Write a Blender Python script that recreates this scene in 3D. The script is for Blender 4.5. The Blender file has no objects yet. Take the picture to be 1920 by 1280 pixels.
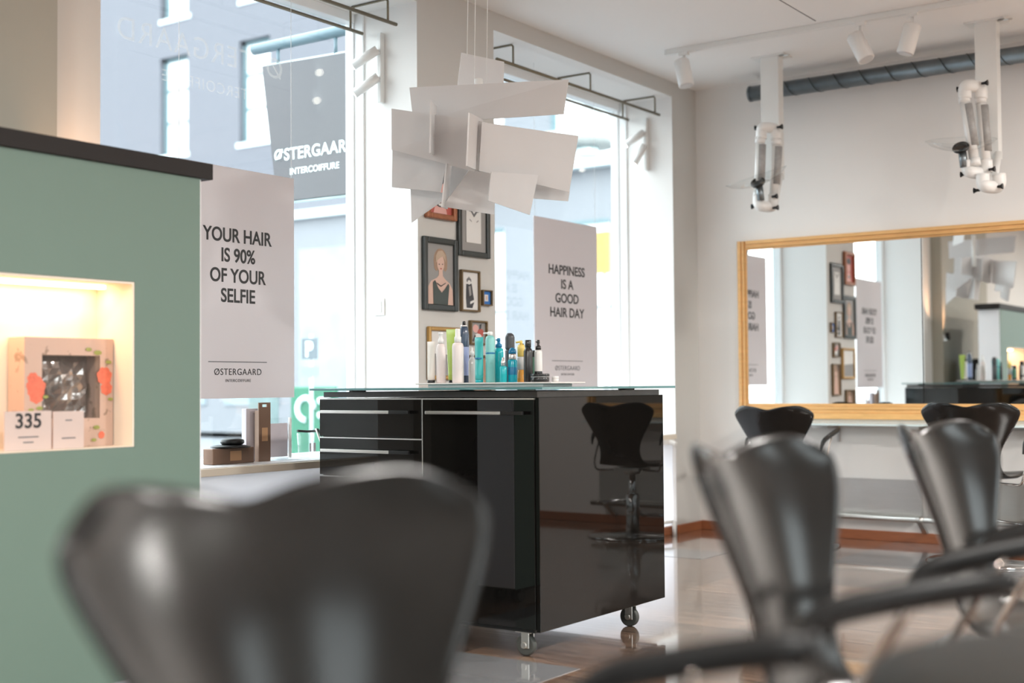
import bpy, bmesh, math, random
from mathutils import Vector, Matrix
random.seed(7)
R = math.radians
scene = bpy.context.scene
COL = scene.collection

# ------------------------------------------------------------------ camera
FPX, YAW, PITCH, ROLL = 2433.84, R(35.136), R(1.9244), R(-0.4251)
cam_d = bpy.data.cameras.new('camera')
cam = bpy.data.objects.new('camera', cam_d)
COL.objects.link(cam)
cam_d.sensor_width = 36.0
cam_d.lens = 36.0 * FPX / 1920.0
fwd = Vector((-math.sin(YAW) * math.cos(PITCH), math.cos(YAW) * math.cos(PITCH), math.sin(PITCH)))
rgt = Vector((math.cos(YAW), math.sin(YAW), 0))
upv = rgt.cross(fwd)
r2 = rgt * math.cos(ROLL) + upv * math.sin(ROLL)
u2 = upv * math.cos(ROLL) - rgt * math.sin(ROLL)
m = Matrix((r2, u2, -fwd)).transposed().to_4x4()
m.translation = (0, 0, 1.0)
cam.matrix_world = m
cam_d.clip_start = 0.05
cam_d.dof.use_dof = True
cam_d.dof.focus_distance = 5.6
cam_d.dof.aperture_fstop = 1.75
scene.camera = cam

# ------------------------------------------------------------------ view / world
vs = scene.view_settings
vs.view_transform = 'Standard'
vs.look = 'None'
vs.gamma = 1.0
vs.use_curve_mapping = False
vs.exposure = 0.45
scene.cycles.max_bounces = 10
scene.cycles.diffuse_bounces = 6
scene.cycles.glossy_bounces = 6
scene.cycles.transparent_max_bounces = 16
scene.cycles.transmission_bounces = 6
scene.cycles.sample_clamp_indirect = 6.0
scene.cycles.caustics_reflective = False
scene.cycles.caustics_refractive = False
scene.cycles.use_denoising = True

SKY = 5.0
world = bpy.data.worlds.new('overcast_sky')
scene.world = world
world.use_nodes = True
wn = world.node_tree
wn.nodes.clear()
wo = wn.nodes.new('ShaderNodeOutputWorld')
wb = wn.nodes.new('ShaderNodeBackground')
wt = wn.nodes.new('ShaderNodeTexCoord')
wsx = wn.nodes.new('ShaderNodeSeparateXYZ')
wr = wn.nodes.new('ShaderNodeValToRGB')
wmr = wn.nodes.new('ShaderNodeMapRange')
wmr.inputs['From Min'].default_value = -1
wmr.inputs['From Max'].default_value = 1
wn.links.new(wt.outputs['Generated'], wsx.inputs[0])
wn.links.new(wsx.outputs['Z'], wmr.inputs['Value'])
wn.links.new(wmr.outputs[0], wr.inputs[0])
cr = wr.color_ramp
cr.elements[0].position = 0.0; cr.elements[0].color = (.35, .36, .38, 1)
cr.elements[1].position = 1.0; cr.elements[1].color = (.86, .95, 1.0, 1)
e = cr.elements.new(0.49); e.color = (.4, .41, .43, 1)
e = cr.elements.new(0.52); e.color = (.92, .97, 1.0, 1)
wn.links.new(wr.outputs[0], wb.inputs['Color'])
wb.inputs['Strength'].default_value = SKY
wn.links.new(wb.outputs[0], wo.inputs[0])


# daylight portals (guide the sky's light through the window openings; they emit nothing)
def portal(loc, rot, sx, sy):
    l = bpy.data.lights.new('window_portal', 'AREA')
    l.shape = 'RECTANGLE'; l.size = sx; l.size_y = sy
    l.cycles.is_portal = True
    o = bpy.data.objects.new('window_portal', l)
    o.location = loc; o.rotation_euler = rot
    COL.objects.link(o)


XA, XO = -4.12, -4.60            # inner / outer face of the window wall
YB, YN, XC, ZC = 8.1, -3.6, 3.4, 3.04
WIN_L = [(3.13, 5.04), (5.70, 7.75)]
WIN_R = [(-2.2, -0.6), (2.0, 3.5), (5.0, 6.5)]     # right wall
WIN_N = [(-3.2, -1.7), (0.4, 2.0)]               # near wall behind the camera
for a, b in WIN_L:
    portal((XO - .03, (a + b) / 2, 1.8), (0, R(-90), 0), 2.3, b - a)
for a, b in WIN_R:
    portal((XC + .25, (a + b) / 2, 1.7), (0, R(90), 0), 2.3, b - a)
for a, b in WIN_N:
    portal(((a + b) / 2, YN - .25, 1.6), (R(90), 0, 0), b - a, 2.3)


# ------------------------------------------------------------------ materials
def mat(name, col, rough=.5, metal=0., var=.05, scale=6., bump=0., coat=0., spec=.5, emit=None, estr=0., stretch=None, bscale=None):
    M = bpy.data.materials.new(name)
    M.use_nodes = True
    nt = M.node_tree
    b = nt.nodes['Principled BSDF']
    tc = nt.nodes.new('ShaderNodeTexCoord')
    src = tc.outputs['Object']
    if stretch:
        mp = nt.nodes.new('ShaderNodeMapping')
        mp.inputs['Scale'].default_value = stretch
        nt.links.new(src, mp.inputs[0])
        src = mp.outputs[0]
    nz = nt.nodes.new('ShaderNodeTexNoise')
    nz.inputs['Scale'].default_value = scale
    nz.inputs['Detail'].default_value = 4
    nt.links.new(src, nz.inputs['Vector'])
    mx = nt.nodes.new('ShaderNodeMix')
    mx.data_type = 'RGBA'
    mx.inputs[6].default_value = tuple(max(0, c * (1 - var)) for c in col) + (1,)
    mx.inputs[7].default_value = tuple(min(1, c * (1 + var)) for c in col) + (1,)
    nt.links.new(nz.outputs['Fac'], mx.inputs[0])
    nt.links.new(mx.outputs[2], b.inputs['Base Color'])
    b.inputs['Roughness'].default_value = rough
    b.inputs['Metallic'].default_value = metal
    b.inputs['Specular IOR Level'].default_value = spec
    b.inputs['Coat Weight'].default_value = coat
    b.inputs['Coat Roughness'].default_value = .05
    if bump:
        n2 = nt.nodes.new('ShaderNodeTexNoise')
        n2.inputs['Scale'].default_value = bscale or scale * 10
        nt.links.new(src, n2.inputs['Vector'])
        bp = nt.nodes.new('ShaderNodeBump')
        bp.inputs['Strength'].default_value = bump
        bp.inputs['Distance'].default_value = .01
        nt.links.new(n2.outputs['Fac'], bp.inputs['Height'])
        nt.links.new(bp.outputs[0], b.inputs['Normal'])
    if emit:
        b.inputs['Emission Color'].default_value = tuple(emit) + (1,)
        b.inputs['Emission Strength'].default_value = estr
    return M


def glass_mat(name, tint=(.96, .985, .98), refl=1.0, rough=0.0):
    M = bpy.data.materials.new(name)
    M.use_nodes = True
    nt = M.node_tree
    nt.nodes.clear()
    o = nt.nodes.new('ShaderNodeOutputMaterial')
    t = nt.nodes.new('ShaderNodeBsdfTransparent')
    t.inputs[0].default_value = tint + (1,)
    g = nt.nodes.new('ShaderNodeBsdfGlossy')
    g.inputs['Roughness'].default_value = rough
    # Schlick reflectance from |N.I|, the same on both faces of the pane
    geo = nt.nodes.new('ShaderNodeNewGeometry')
    dt = nt.nodes.new('ShaderNodeVectorMath'); dt.operation = 'DOT_PRODUCT'
    nt.links.new(geo.outputs['Normal'], dt.inputs[0]); nt.links.new(geo.outputs['Incoming'], dt.inputs[1])

    def mth(op, a, c=None):
        n_ = nt.nodes.new('ShaderNodeMath'); n_.operation = op
        nt.links.new(a, n_.inputs[0])
        if c is not None:
            n_.inputs[1].default_value = c
        return n_.outputs[0]
    ab = mth('ABSOLUTE', dt.outputs['Value'])
    inv = nt.nodes.new('ShaderNodeMath'); inv.operation = 'SUBTRACT'
    inv.inputs[0].default_value = 1.0
    nt.links.new(ab, inv.inputs[1])
    f_ = mth('ADD', mth('MULTIPLY', mth('POWER', inv.outputs[0], 5.0), .96), .035)
    fr = mth('MULTIPLY', f_, refl)
    fm = nt.nodes.new('ShaderNodeMath'); fm.operation = 'MINIMUM'; fm.inputs[1].default_value = .95
    nt.links.new(fr, fm.inputs[0])
    x = nt.nodes.new('ShaderNodeMixShader')
    nt.links.new(fm.outputs[0], x.inputs[0])
    nt.links.new(t.outputs[0], x.inputs[1])
    nt.links.new(g.outputs[0], x.inputs[2])
    nt.links.new(x.outputs[0], o.inputs[0])
    return M


def film_mat(name, col, alpha):
    M = bpy.data.materials.new(name)
    M.use_nodes = True
    nt = M.node_tree
    b = nt.nodes['Principled BSDF']
    nz = nt.nodes.new('ShaderNodeTexNoise'); nz.inputs['Scale'].default_value = 20
    ma = nt.nodes.new('ShaderNodeMapRange')
    ma.inputs['To Min'].default_value = alpha * .85; ma.inputs['To Max'].default_value = min(1, alpha * 1.15)
    nt.links.new(nz.outputs['Fac'], ma.inputs['Value'])
    nt.links.new(ma.outputs[0], b.inputs['Alpha'])
    b.inputs['Base Color'].default_value = col + (1,)
    b.inputs['Roughness'].default_value = .5
    return M


def acrylic_mat(name, col, trans=.4, rough=.25):
    M = bpy.data.materials.new(name)
    M.use_nodes = True
    nt = M.node_tree
    nt.nodes.clear()
    o = nt.nodes.new('ShaderNodeOutputMaterial')
    d = nt.nodes.new('ShaderNodeBsdfDiffuse')
    t = nt.nodes.new('ShaderNodeBsdfTranslucent')
    g = nt.nodes.new('ShaderNodeBsdfGlossy')
    nz = nt.nodes.new('ShaderNodeTexNoise'); nz.inputs['Scale'].default_value = 3
    mr = nt.nodes.new('ShaderNodeMix'); mr.data_type = 'RGBA'
    mr.inputs[6].default_value = tuple(c * .97 for c in col) + (1,)
    mr.inputs[7].default_value = tuple(min(1, c * 1.02) for c in col) + (1,)
    nt.links.new(nz.outputs['Fac'], mr.inputs[0])
    for n in (d, t):
        nt.links.new(mr.outputs[2], n.inputs['Color'])
    g.inputs['Roughness'].default_value = rough
    a = nt.nodes.new('ShaderNodeMixShader'); a.inputs[0].default_value = trans
    b = nt.nodes.new('ShaderNodeMixShader'); b.inputs[0].default_value = .05
    nt.links.new(d.outputs[0], a.inputs[1]); nt.links.new(t.outputs[0], a.inputs[2])
    nt.links.new(a.outputs[0], b.inputs[1]); nt.links.new(g.outputs[0], b.inputs[2])
    nt.links.new(b.outputs[0], o.inputs[0])
    return M


def floor_mat():
    M = bpy.data.materials.new('parquet_floor')
    M.use_nodes = True
    nt = M.node_tree
    b = nt.nodes['Principled BSDF']
    L = nt.links.new
    tc = nt.nodes.new('ShaderNodeTexCoord')
    mp = nt.nodes.new('ShaderNodeMapping')
    mp.inputs['Location'].default_value = (2.46 + 8.8, 0.04, 0)
    L(tc.outputs['Object'], mp.inputs[0])
    bk = nt.nodes.new('ShaderNodeTexBrick')
    bk.offset = 0.0
    bk.inputs['Scale'].default_value = 1.0
    bk.inputs['Brick Width'].default_value = .88
    bk.inputs['Row Height'].default_value = .27
    bk.inputs['Mortar Size'].default_value = .004
    bk.inputs['Mortar Smooth'].default_value = .1
    bk.inputs['Bias'].default_value = 0
    bk.inputs['Color1'].default_value = (.40, .265, .19, 1)
    bk.inputs['Color2'].default_value = (.21, .145, .11, 1)
    bk.inputs['Mortar'].default_value = (.03, .02, .015, 1)
    L(mp.outputs[0], bk.inputs['Vector'])
    m2 = nt.nodes.new('ShaderNodeMapping')
    m2.inputs['Scale'].default_value = (1.2, 14, 1)
    L(tc.outputs['Object'], m2.inputs[0])
    nz = nt.nodes.new('ShaderNodeTexNoise')
    nz.inputs['Scale'].default_value = 3.0
    nz.inputs['Detail'].default_value = 8
    nz.inputs['Distortion'].default_value = .6
    L(m2.outputs[0], nz.inputs['Vector'])
    rp = nt.nodes.new('ShaderNodeValToRGB')
    rp.color_ramp.elements[0].position = .3; rp.color_ramp.elements[0].color = (.40, .38, .37, 1)
    rp.color_ramp.elements[1].position = .7; rp.color_ramp.elements[1].color = (1.3, 1.22, 1.15, 1)
    L(nz.outputs['Fac'], rp.inputs[0])
    mx = nt.nodes.new('ShaderNodeMix'); mx.data_type = 'RGBA'; mx.blend_type = 'MULTIPLY'
    mx.inputs[0].default_value = 1
    L(bk.outputs['Color'], mx.inputs[6]); L(rp.outputs[0], mx.inputs[7])
    L(mx.outputs[2], b.inputs['Base Color'])
    n3 = nt.nodes.new('ShaderNodeTexNoise'); n3.inputs['Scale'].default_value = 1.7; n3.inputs['Detail'].default_value = 5
    L(tc.outputs['Object'], n3.inputs['Vector'])
    mr = nt.nodes.new('ShaderNodeMapRange')
    mr.inputs['To Min'].default_value = .07; mr.inputs['To Max'].default_value = .17
    L(n3.outputs['Fac'], mr.inputs['Value'])
    L(mr.outputs[0], b.inputs['Roughness'])
    b.inputs['Specular IOR Level'].default_value = .8
    b.inputs['Coat Weight'].default_value = 1.0
    b.inputs['Coat Roughness'].default_value = .05
    bp = nt.nodes.new('ShaderNodeBump'); bp.inputs['Strength'].default_value = .06; bp.inputs['Distance'].default_value = .01
    L(nz.outputs['Fac'], bp.inputs['Height'])
    L(bp.outputs[0], b.inputs['Normal'])
    return M


def floral_mat():
    M = bpy.data.materials.new('floral_card')
    M.use_nodes = True
    nt = M.node_tree
    b = nt.nodes['Principled BSDF']
    L = nt.links.new
    tc = nt.nodes.new('ShaderNodeTexCoord')
    nz = nt.nodes.new('ShaderNodeTexNoise'); nz.inputs['Scale'].default_value = 26; nz.inputs['Detail'].default_value = 3
    L(tc.outputs['Object'], nz.inputs['Vector'])
    rp = nt.nodes.new('ShaderNodeValToRGB')
    rp.color_ramp.elements[0].position = .33; rp.color_ramp.elements[0].color = (.32, .22, .16, 1)
    rp.color_ramp.elements[1].position = .40; rp.color_ramp.elements[1].color = (.56, .39, .31, 1)
    L(nz.outputs['Fac'], rp.inputs[0])
    L(rp.outputs[0], b.inputs['Base Color'])
    b.inputs['Roughness'].default_value = .5
    return M


def facade_mat(name, col, col2):
    M = bpy.data.materials.new(name)
    M.use_nodes = True
    nt = M.node_tree
    b = nt.nodes['Principled BSDF']
    L = nt.links.new
    tc = nt.nodes.new('ShaderNodeTexCoord')
    mp = nt.nodes.new('ShaderNodeMapping')
    mp.inputs['Rotation'].default_value = (R(90), 0, 0)
    L(tc.outputs['Object'], mp.inputs[0])
    bk = nt.nodes.new('ShaderNodeTexBrick')
    bk.inputs['Scale'].default_value = 4
    bk.inputs['Color1'].default_value = col + (1,)
    bk.inputs['Color2'].default_value = col2 + (1,)
    bk.inputs['Mortar'].default_value = tuple((a + c) / 2 * 1.05 for a, c in zip(col, col2)) + (1,)
    L(mp.outputs[0], bk.inputs['Vector'])
    L(bk.outputs['Color'], b.inputs['Base Color'])
    b.inputs['Roughness'].default_value = .85
    return M


WHITE_WALL = mat('white_wall_paint', (.83, .81, .785), .75, var=.015, bump=.03, scale=3)
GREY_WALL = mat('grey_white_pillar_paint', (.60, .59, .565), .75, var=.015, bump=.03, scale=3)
CEIL = mat('ceiling_paint', (.86, .85, .835), .8, var=.012, scale=2)
FLOOR = floor_mat()
TRIMWOOD = mat('red_brown_baseboard_wood', (.33, .115, .05), .3, var=.25, scale=9, stretch=(1, 1, 12))
WFRAME = mat('white_window_frame_paint', (.86, .87, .87), .4, var=.02)
GLASS = glass_mat('window_glass')
FILM = film_mat('white_glass_lettering', (.92, .95, .95), .22)
SILL = mat('cream_sill_board', (.74, .66, .55), .4, var=.04)
SILLFRONT = mat('white_sill_front', (.86, .86, .88), .35, var=.01)
STEEL = mat('brushed_steel', (.62, .6, .57), .28, metal=1, var=.06, scale=8, stretch=(1, 20, 20))
CHROME = mat('chrome', (.60, .60, .60), .08, metal=1, var=.02)
BRASSROD = mat('dark_bronze_rod', (.19, .16, .11), .4, metal=.6, var=.1)
BLACKGLOSS = mat('black_gloss_lacquer', (.005, .0046, .0043), .02, var=.1, spec=.42)
BLACKGLOSS_DIM = mat('black_gloss_dimmed', (.005, .0045, .004), .015, var=.1, spec=.2)  # same black gloss, reflection turned down for the trolley side
DARKCHROME = mat('dark_chrome', (.36, .31, .28), .12, metal=1, var=.05)
BLACKLEATHER = mat('black_chair_lacquer', (.010, .0097, .0092), .17, var=.25, scale=20, bump=.015, bscale=300, spec=.29)
BLACKPLASTIC = mat('black_plastic', (.010, .010, .010), .35, var=.1, spec=.35)
RUBBER = mat('grey_rubber', (.06, .065, .06), .6, var=.1)
WHITEPL = mat('white_plastic', (.82, .81, .79), .35, var=.02)
PALEMETAL = mat('white_powder_coat', (.79, .79, .77), .4, var=.02)
GALV = mat('galvanised_steel', (.21, .235, .25), .36, metal=.8, var=.3, scale=14)
GALVSEAM = mat('galvanised_seam', (.07, .08, .085), .45, metal=.6, var=.2)
GREEN = mat('sage_green_lacquer', (.135, .208, .172), .55, var=.02)
DARKTOP = mat('dark_brown_laminate', (.022, .019, .018), .6, var=.1, spec=.2)
NICHEW = mat('white_niche_lining', (.77, .69, .58), .5, var=.02)
LED = mat('warm_led_strip', (1, .8, .6), .4, emit=(1, .72, .46), estr=6)
PAPER = mat('white_poster_card', (.64, .605, .628), .5, var=.012)
INK = mat('black_print', (.012, .012, .013), .5)
GREYINK = mat('grey_print', (.14, .14, .15), .5)
LAMPW = acrylic_mat('white_acrylic_panel', (.75, .725, .715), .38)
GOLDWOOD = mat('honey_gold_wood', (.76, .44, .17), .35, var=.18, scale=5, stretch=(3, 3, 14))
MIRROR = mat('mirror_silver', (.93, .945, .94), .0, metal=1, var=.0)
SHELFGLASS = mat('frosted_shelf_glass', (.72, .83, .83), .15, var=.03)
FROST = acrylic_mat('frosted_white_glass', (.88, .885, .91), .78)
GLASSEDGE = mat('green_glass_edge', (.10, .24, .25), .08, var=.1, coat=.5)
TEXTW = mat('white_sign_lettering', (.8, .95, .95), .5, var=.02)
SIGNDARK = mat('dark_grey_sign_panel', (.05, .049, .058), .3, var=.05)
SIGNEDGE = mat('pale_metal_edge', (.55, .68, .70), .35, metal=.3)
BARBLUE = mat('blue_grey_bar', (.10, .16, .19), .4, var=.05)


# ------------------------------------------------------------------ mesh helpers
def box(bm, lo, hi, mi=0):
    lo = Vector(lo); hi = Vector(hi)
    vs_ = [bm.verts.new((x, y, z)) for x in (lo.x, hi.x) for y in (lo.y, hi.y) for z in (lo.z, hi.z)]
    fs = []
    for idx in ((0, 1, 3, 2), (4, 6, 7, 5), (0, 4, 5, 1), (2, 3, 7, 6), (0, 2, 6, 4), (1, 5, 7, 3)):
        f = bm.faces.new([vs_[i] for i in idx]); f.material_index = mi; fs.append(f)
    return fs


def tube(bm, pts, r, seg=12, mi=0, closed=False, r_list=None, flat=1.0):
    pts = [Vector(p) for p in pts]
    n = len(pts)
    rings = []
    ref = None
    for i, p in enumerate(pts):
        if closed:
            t = (pts[(i + 1) % n] - pts[i - 1]).normalized()
        elif i == 0:
            t = (pts[1] - p).normalized()
        elif i == n - 1:
            t = (p - pts[-2]).normalized()
        else:
            t = ((pts[i + 1] - p).normalized() + (p - pts[i - 1]).normalized()).normalized()
        if ref is None:
            ref = Vector((0, 0, 1)) if abs(t.z) < .9 else Vector((1, 0, 0))
        a = ref - t * ref.dot(t)
        if a.length < 1e-5:
            a = Vector((1, 0, 0)) - t * t.x
        a.normalize()
        ref = a
        b = t.cross(a)
        rr = r_list[i] if r_list else r
        rings.append([bm.verts.new(p + a * math.cos(2 * math.pi * k / seg) * rr * flat + b * math.sin(2 * math.pi * k / seg) * rr) for k in range(seg)])
    m_ = n if closed else n - 1
    for i in range(m_):
        A, B = rings[i], rings[(i + 1) % n]
        for k in range(seg):
            f = bm.faces.new((A[k], A[(k + 1) % seg], B[(k + 1) % seg], B[k]))
            f.smooth = True; f.material_index = mi
    if not closed:
        f = bm.faces.new(list(reversed(rings[0]))); f.material_index = mi
        f = bm.faces.new(rings[-1]); f.material_index = mi


def smooth_path(pts, n=6):
    """Catmull-Rom through the points"""
    P = [Vector(p) for p in pts]
    P = [P[0] * 2 - P[1]] + P + [P[-1] * 2 - P[-2]]
    out = []
    for i in range(1, len(P) - 2):
        for k in range(n):
            t = k / n
            a, b, c, d = P[i - 1], P[i], P[i + 1], P[i + 2]
            out.append(.5 * ((2 * b) + (-a + c) * t + (2 * a - 5 * b + 4 * c - d) * t * t + (-a + 3 * b - 3 * c + d) * t ** 3))
    out.append(P[-2])
    return out


def lathe(bm, prof, c=(0, 0, 0), seg=24, mi=0, mis=None, sy=1.0):
    """prof: list of (r, z) from bottom to top; closed with caps"""
    c = Vector(c)
    rings = []
    for r_, z_ in prof:
        rings.append([bm.verts.new(c + Vector((r_ * math.cos(2 * math.pi * k / seg), sy * r_ * math.sin(2 * math.pi * k / seg), z_))) for k in range(seg)])
    for i in range(len(rings) - 1):
        for k in range(seg):
            f = bm.faces.new((rings[i][k], rings[i][(k + 1) % seg], rings[i + 1][(k + 1) % seg], rings[i + 1][k]))
            f.smooth = True
            f.material_index = mis[i] if mis else mi
    f = bm.faces.new(list(reversed(rings[0]))); f.material_index = mis[0] if mis else mi
    f = bm.faces.new(rings[-1]); f.material_index = mis[-1] if mis else mi


def prism(bm, quad, thick, mi=0):
    """solid panel: polygon extruded along its normal by thick (centred)"""
    q = [Vector(p) for p in quad]
    n = Vector((0, 0, 0))
    for i in range(len(q)):
        n += q[i].cross(q[(i + 1) % len(q)])
    n.normalize()
    A = [bm.verts.new(p + n * thick / 2) for p in q]
    B = [bm.verts.new(p - n * thick / 2) for p in q]
    f = bm.faces.new(A); f.material_index = mi
    f = bm.faces.new(list(reversed(B))); f.material_index = mi
    for i in range(len(q)):
        j = (i + 1) % len(q)
        f = bm.faces.new((A[j], A[i], B[i], B[j])); f.material_index = mi


def obj(name, bm, mats, parent=None, bevel=0., local=False, kind=None, sharp=True, recalc=True):
    """link the bmesh as ONE mesh object. Geometry is given in world coordinates unless local."""
    if recalc:
        bmesh.ops.recalc_face_normals(bm, faces=bm.faces[:])
    me = bpy.data.meshes.new(name)
    if not isinstance(mats, (list, tuple)):
        mats = [mats]
    for m_ in mats:
        me.materials.append(m_)
    off = Vector((0, 0, 0))
    if parent is not None:
        if not local:
            p = parent
            while p is not None:
                off += p.location
                p = p.parent
    elif bm.verts:
        xs = [v.co.x for v in bm.verts]; ys = [v.co.y for v in bm.verts]; zs = [v.co.z for v in bm.verts]
        off = Vector(((min(xs) + max(xs)) / 2, (min(ys) + max(ys)) / 2, min(zs)))
    bmesh.ops.translate(bm, verts=bm.verts[:], vec=-off)
    bm.to_mesh(me)
    bm.free()
    o = bpy.data.objects.new(name, me)
    COL.objects.link(o)
    if parent is not None:
        o.parent = parent
    else:
        o.location = off
    if bevel:
        b = o.modifiers.new('bevel', 'BEVEL')
        b.width = bevel; b.segments = 2; b.limit_method = 'ANGLE'; b.angle_limit = R(50)
    if kind:
        o['kind'] = kind
    return o


def thing(name, label, cat, loc=(0, 0, 0), rotz=0., group=None):
    o = bpy.data.objects.new(name, None)
    o.empty_display_size = .1
    COL.objects.link(o)
    o.location = loc
    o.rotation_euler = (0, 0, rotz)
    o['label'] = label; o['category'] = cat
    if group:
        o['group'] = group
    return o


def tag(o, label, cat, group=None):
    o['label'] = label; o['category'] = cat
    if group:
        o['group'] = group
    return o


def dup(root, loc, rotz, label, group=None, lift=0.):
    r = root.copy(); COL.objects.link(r)
    r.location = loc; r.rotation_euler = (0, 0, rotz); r['label'] = label
    if group:
        r['group'] = group
    for ch in list(root.children):
        c = ch.copy(); COL.objects.link(c); c.parent = r
        if lift and ch.get('lifts'):
            c.location.z += lift
        for g in ch.children:
            d = g.copy(); COL.objects.link(d); d.parent = c
    return r


def BM():
    return bmesh.new()


def boxobj(name, lo, hi, m_, parent=None, bevel=0., kind=None):
    b = BM(); box(b, lo, hi)
    return obj(name, b, m_, parent, bevel, kind=kind)


def text(name, body, size, org, right, up, m_, parent=None, align='CENTER', weight=0., ext=.0006, space=1., wide=1., line=1.):
    cu = bpy.data.curves.new(name, 'FONT')
    cu.body = body; cu.size = size; cu.align_x = align; cu.offset = weight; cu.extrude = ext
    cu.space_character = space; cu.space_line = line
    tmp = bpy.data.objects.new(name + '_src', cu)
    COL.objects.link(tmp)
    bpy.context.view_layer.update()
    dg = bpy.context.evaluated_depsgraph_get()
    me = bpy.data.meshes.new_from_object(tmp.evaluated_get(dg))
    bpy.data.objects.remove(tmp)
    me.name = name
    rv = Vector(right).normalized(); uv = Vector(up).normalized(); nv = rv.cross(uv)
    M4 = Matrix((rv * wide, uv, nv)).transposed().to_4x4()
    M4.translation = Vector(org)
    me.transform(M4)
    me.materials.clear(); me.materials.append(m_)
    o = bpy.data.objects.new(name, me)
    COL.objects.link(o)
    if parent is not None:
        off = Vector((0, 0, 0)); p = parent
        while p is not None:
            off += p.location; p = p.parent
        me.transform(Matrix.Translation(-off))
        o.parent = parent
    return o


def poly(bm, pts, x, mi, d=.0006):
    """flat shape on a plane facing +X: pts are (y, z), built as a thin relief"""
    A = [bm.verts.new((x + d, y, z)) for y, z in pts]
    f = bm.faces.new(A); f.material_index = mi


def ell(cy_, cz_, ry, rz, n=20, a0=0, a1=360):
    return [(cy_ + ry * math.cos(R(a0 + (a1 - a0) * k / n)), cz_ + rz * math.sin(R(a0 + (a1 - a0) * k / n))) for k in range(n if a1 - a0 >= 360 else n + 1)]


# ------------------------------------------------------------------ room shell
boxobj('floor', (-4.75, YN - .3, -.12), (XC + .3, YB + .2, 0), FLOOR, kind='structure')
boxobj('ceiling', (-4.75, YN - .3, ZC), (XC + .3, YB + .2, ZC + .2), CEIL, kind='structure')

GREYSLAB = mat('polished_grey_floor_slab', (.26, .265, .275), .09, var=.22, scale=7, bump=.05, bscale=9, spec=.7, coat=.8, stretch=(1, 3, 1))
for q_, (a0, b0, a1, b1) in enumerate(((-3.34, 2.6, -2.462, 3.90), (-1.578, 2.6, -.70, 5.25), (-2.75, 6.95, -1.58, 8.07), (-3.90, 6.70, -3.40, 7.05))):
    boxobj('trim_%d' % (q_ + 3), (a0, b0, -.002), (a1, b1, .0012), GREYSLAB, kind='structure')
SOF = 2.94
SILLZ = .632
b = BM()
ys = [YN - .2, 3.13, 5.04, 5.70, 7.75, YB + .2]
for i in (0, 2, 4):
    box(b, (XO, ys[i], 0), (XA, ys[i + 1], SOF))
box(b, (XO, ys[0], SOF), (XA, ys[-1], ZC))
for a, c in WIN_L:
    box(b, (XO, a, 0), (XA - .012, c, .06))
bmesh.ops.recalc_face_normals(b, faces=b.faces[:])
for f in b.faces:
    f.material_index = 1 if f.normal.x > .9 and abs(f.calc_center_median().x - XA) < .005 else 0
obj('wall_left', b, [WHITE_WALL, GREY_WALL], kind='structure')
boxobj('trim_2', (XA + .0005, 1.2, 0), (XA + .11, 2.86, ZC - .0005), mat('beige_grey_pilaster', (.37, .35, .295), .7, var=.03), kind='structure')
boxobj('wall_far', (XA, YB, 0), (XC + .2, YB + .2, ZC), WHITE_WALL, kind='structure')


def holed_wall(name, axis, pos, thick, span, wins, z0, z1, m_):
    b = BM()
    edges = [span[0]] + [v for w in wins for v in w] + [span[1]]

    def bb(a, c, lo, hi):
        if axis == 'x':
            box(b, (min(pos, pos + thick), a, lo), (max(pos, pos + thick), c, hi))
        else:
            box(b, (a, min(pos, pos + thick), lo), (c, max(pos, pos + thick), hi))
    for i in range(0, len(edges), 2):
        bb(edges[i], edges[i + 1], 0, ZC)
    for a, c in wins:
        bb(a, c, 0, z0); bb(a, c, z1, ZC)
    return obj(name, b, m_, kind='structure')


TAUPE = mat('taupe_wall_paint', (.30, .285, .26), .75, var=.03)
holed_wall('wall_right', 'x', XC, .2, (YN, YB), WIN_R, .5, 2.85, TAUPE)
holed_wall('wall_near', 'y', YN, -.2, (XA, XC), WIN_N, .4, 2.8, TAUPE)

# baseboards
b = BM(); box(b, (XA + .001, 7.75, 0), (XA + .018, YB, .06))
box(b, (XA - .0115, 5.702, 0), (XA + .001, 7.748, .058)); box(b, (XA + .001, 5.04, 0), (XA + .018, 5.7, .06))
obj('baseboard_left', b, TRIMWOOD, bevel=.003, kind='structure')
boxobj('baseboard_far', (XA + .018, YB - .018, 0), (XC, YB - .001, .062), TRIMWOOD, bevel=.003, kind='structure')
# fine seam between two ceiling boards
boxobj('trim_1', (-2.769, 5.0, ZC - .0015), (-2.763, 6.93, ZC + .001), GREYINK, kind='structure')


def window_left(n, a, c):
    w = bpy.data.objects.new('window_%d' % n, None)
    COL.objects.link(w); w.location = (XO, (a + c) / 2, SILLZ); w['kind'] = 'structure'
    b = BM()
    xf0, xf1 = -4.595, -4.52
    box(b, (xf0, a, SILLZ), (xf1, a + .03, SOF))
    box(b, (xf0, c - .012, SILLZ), (-4.47, c, SOF))
    box(b, (-4.555, c - .020, SILLZ), (-4.53, c - .012, SOF))
    box(b, (xf0, a + .03, SOF - .05), (xf1, c - .02, SOF))
    box(b, (xf0, a + .03, SILLZ), (xf1, c - .02, SILLZ + .04))
    obj('frame', b, WFRAME, w, bevel=.006)
    boxobj('glass', (-4.566, a + .02, SILLZ + .04), (-4.560, c - .008, SOF - .04), GLASS, w)
    b = BM(); box(b, (-4.52, a + .002, SILLZ), (XA + .012, c - .002, SILLZ + .032))
    obj('sill', b, SILL, w, bevel=.003)
    b = BM(); box(b, (-4.515, a + .004, SILLZ + .0325), (XA - .005, c - .004, SILLZ + .036))
    obj('sill_top', b, SILLFRONT, w)
    boxobj('frosted_panel', (XA - .03, a + .002, .062), (XA - .022, c - .002, SILLZ), FROST, w)
    return w


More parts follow.
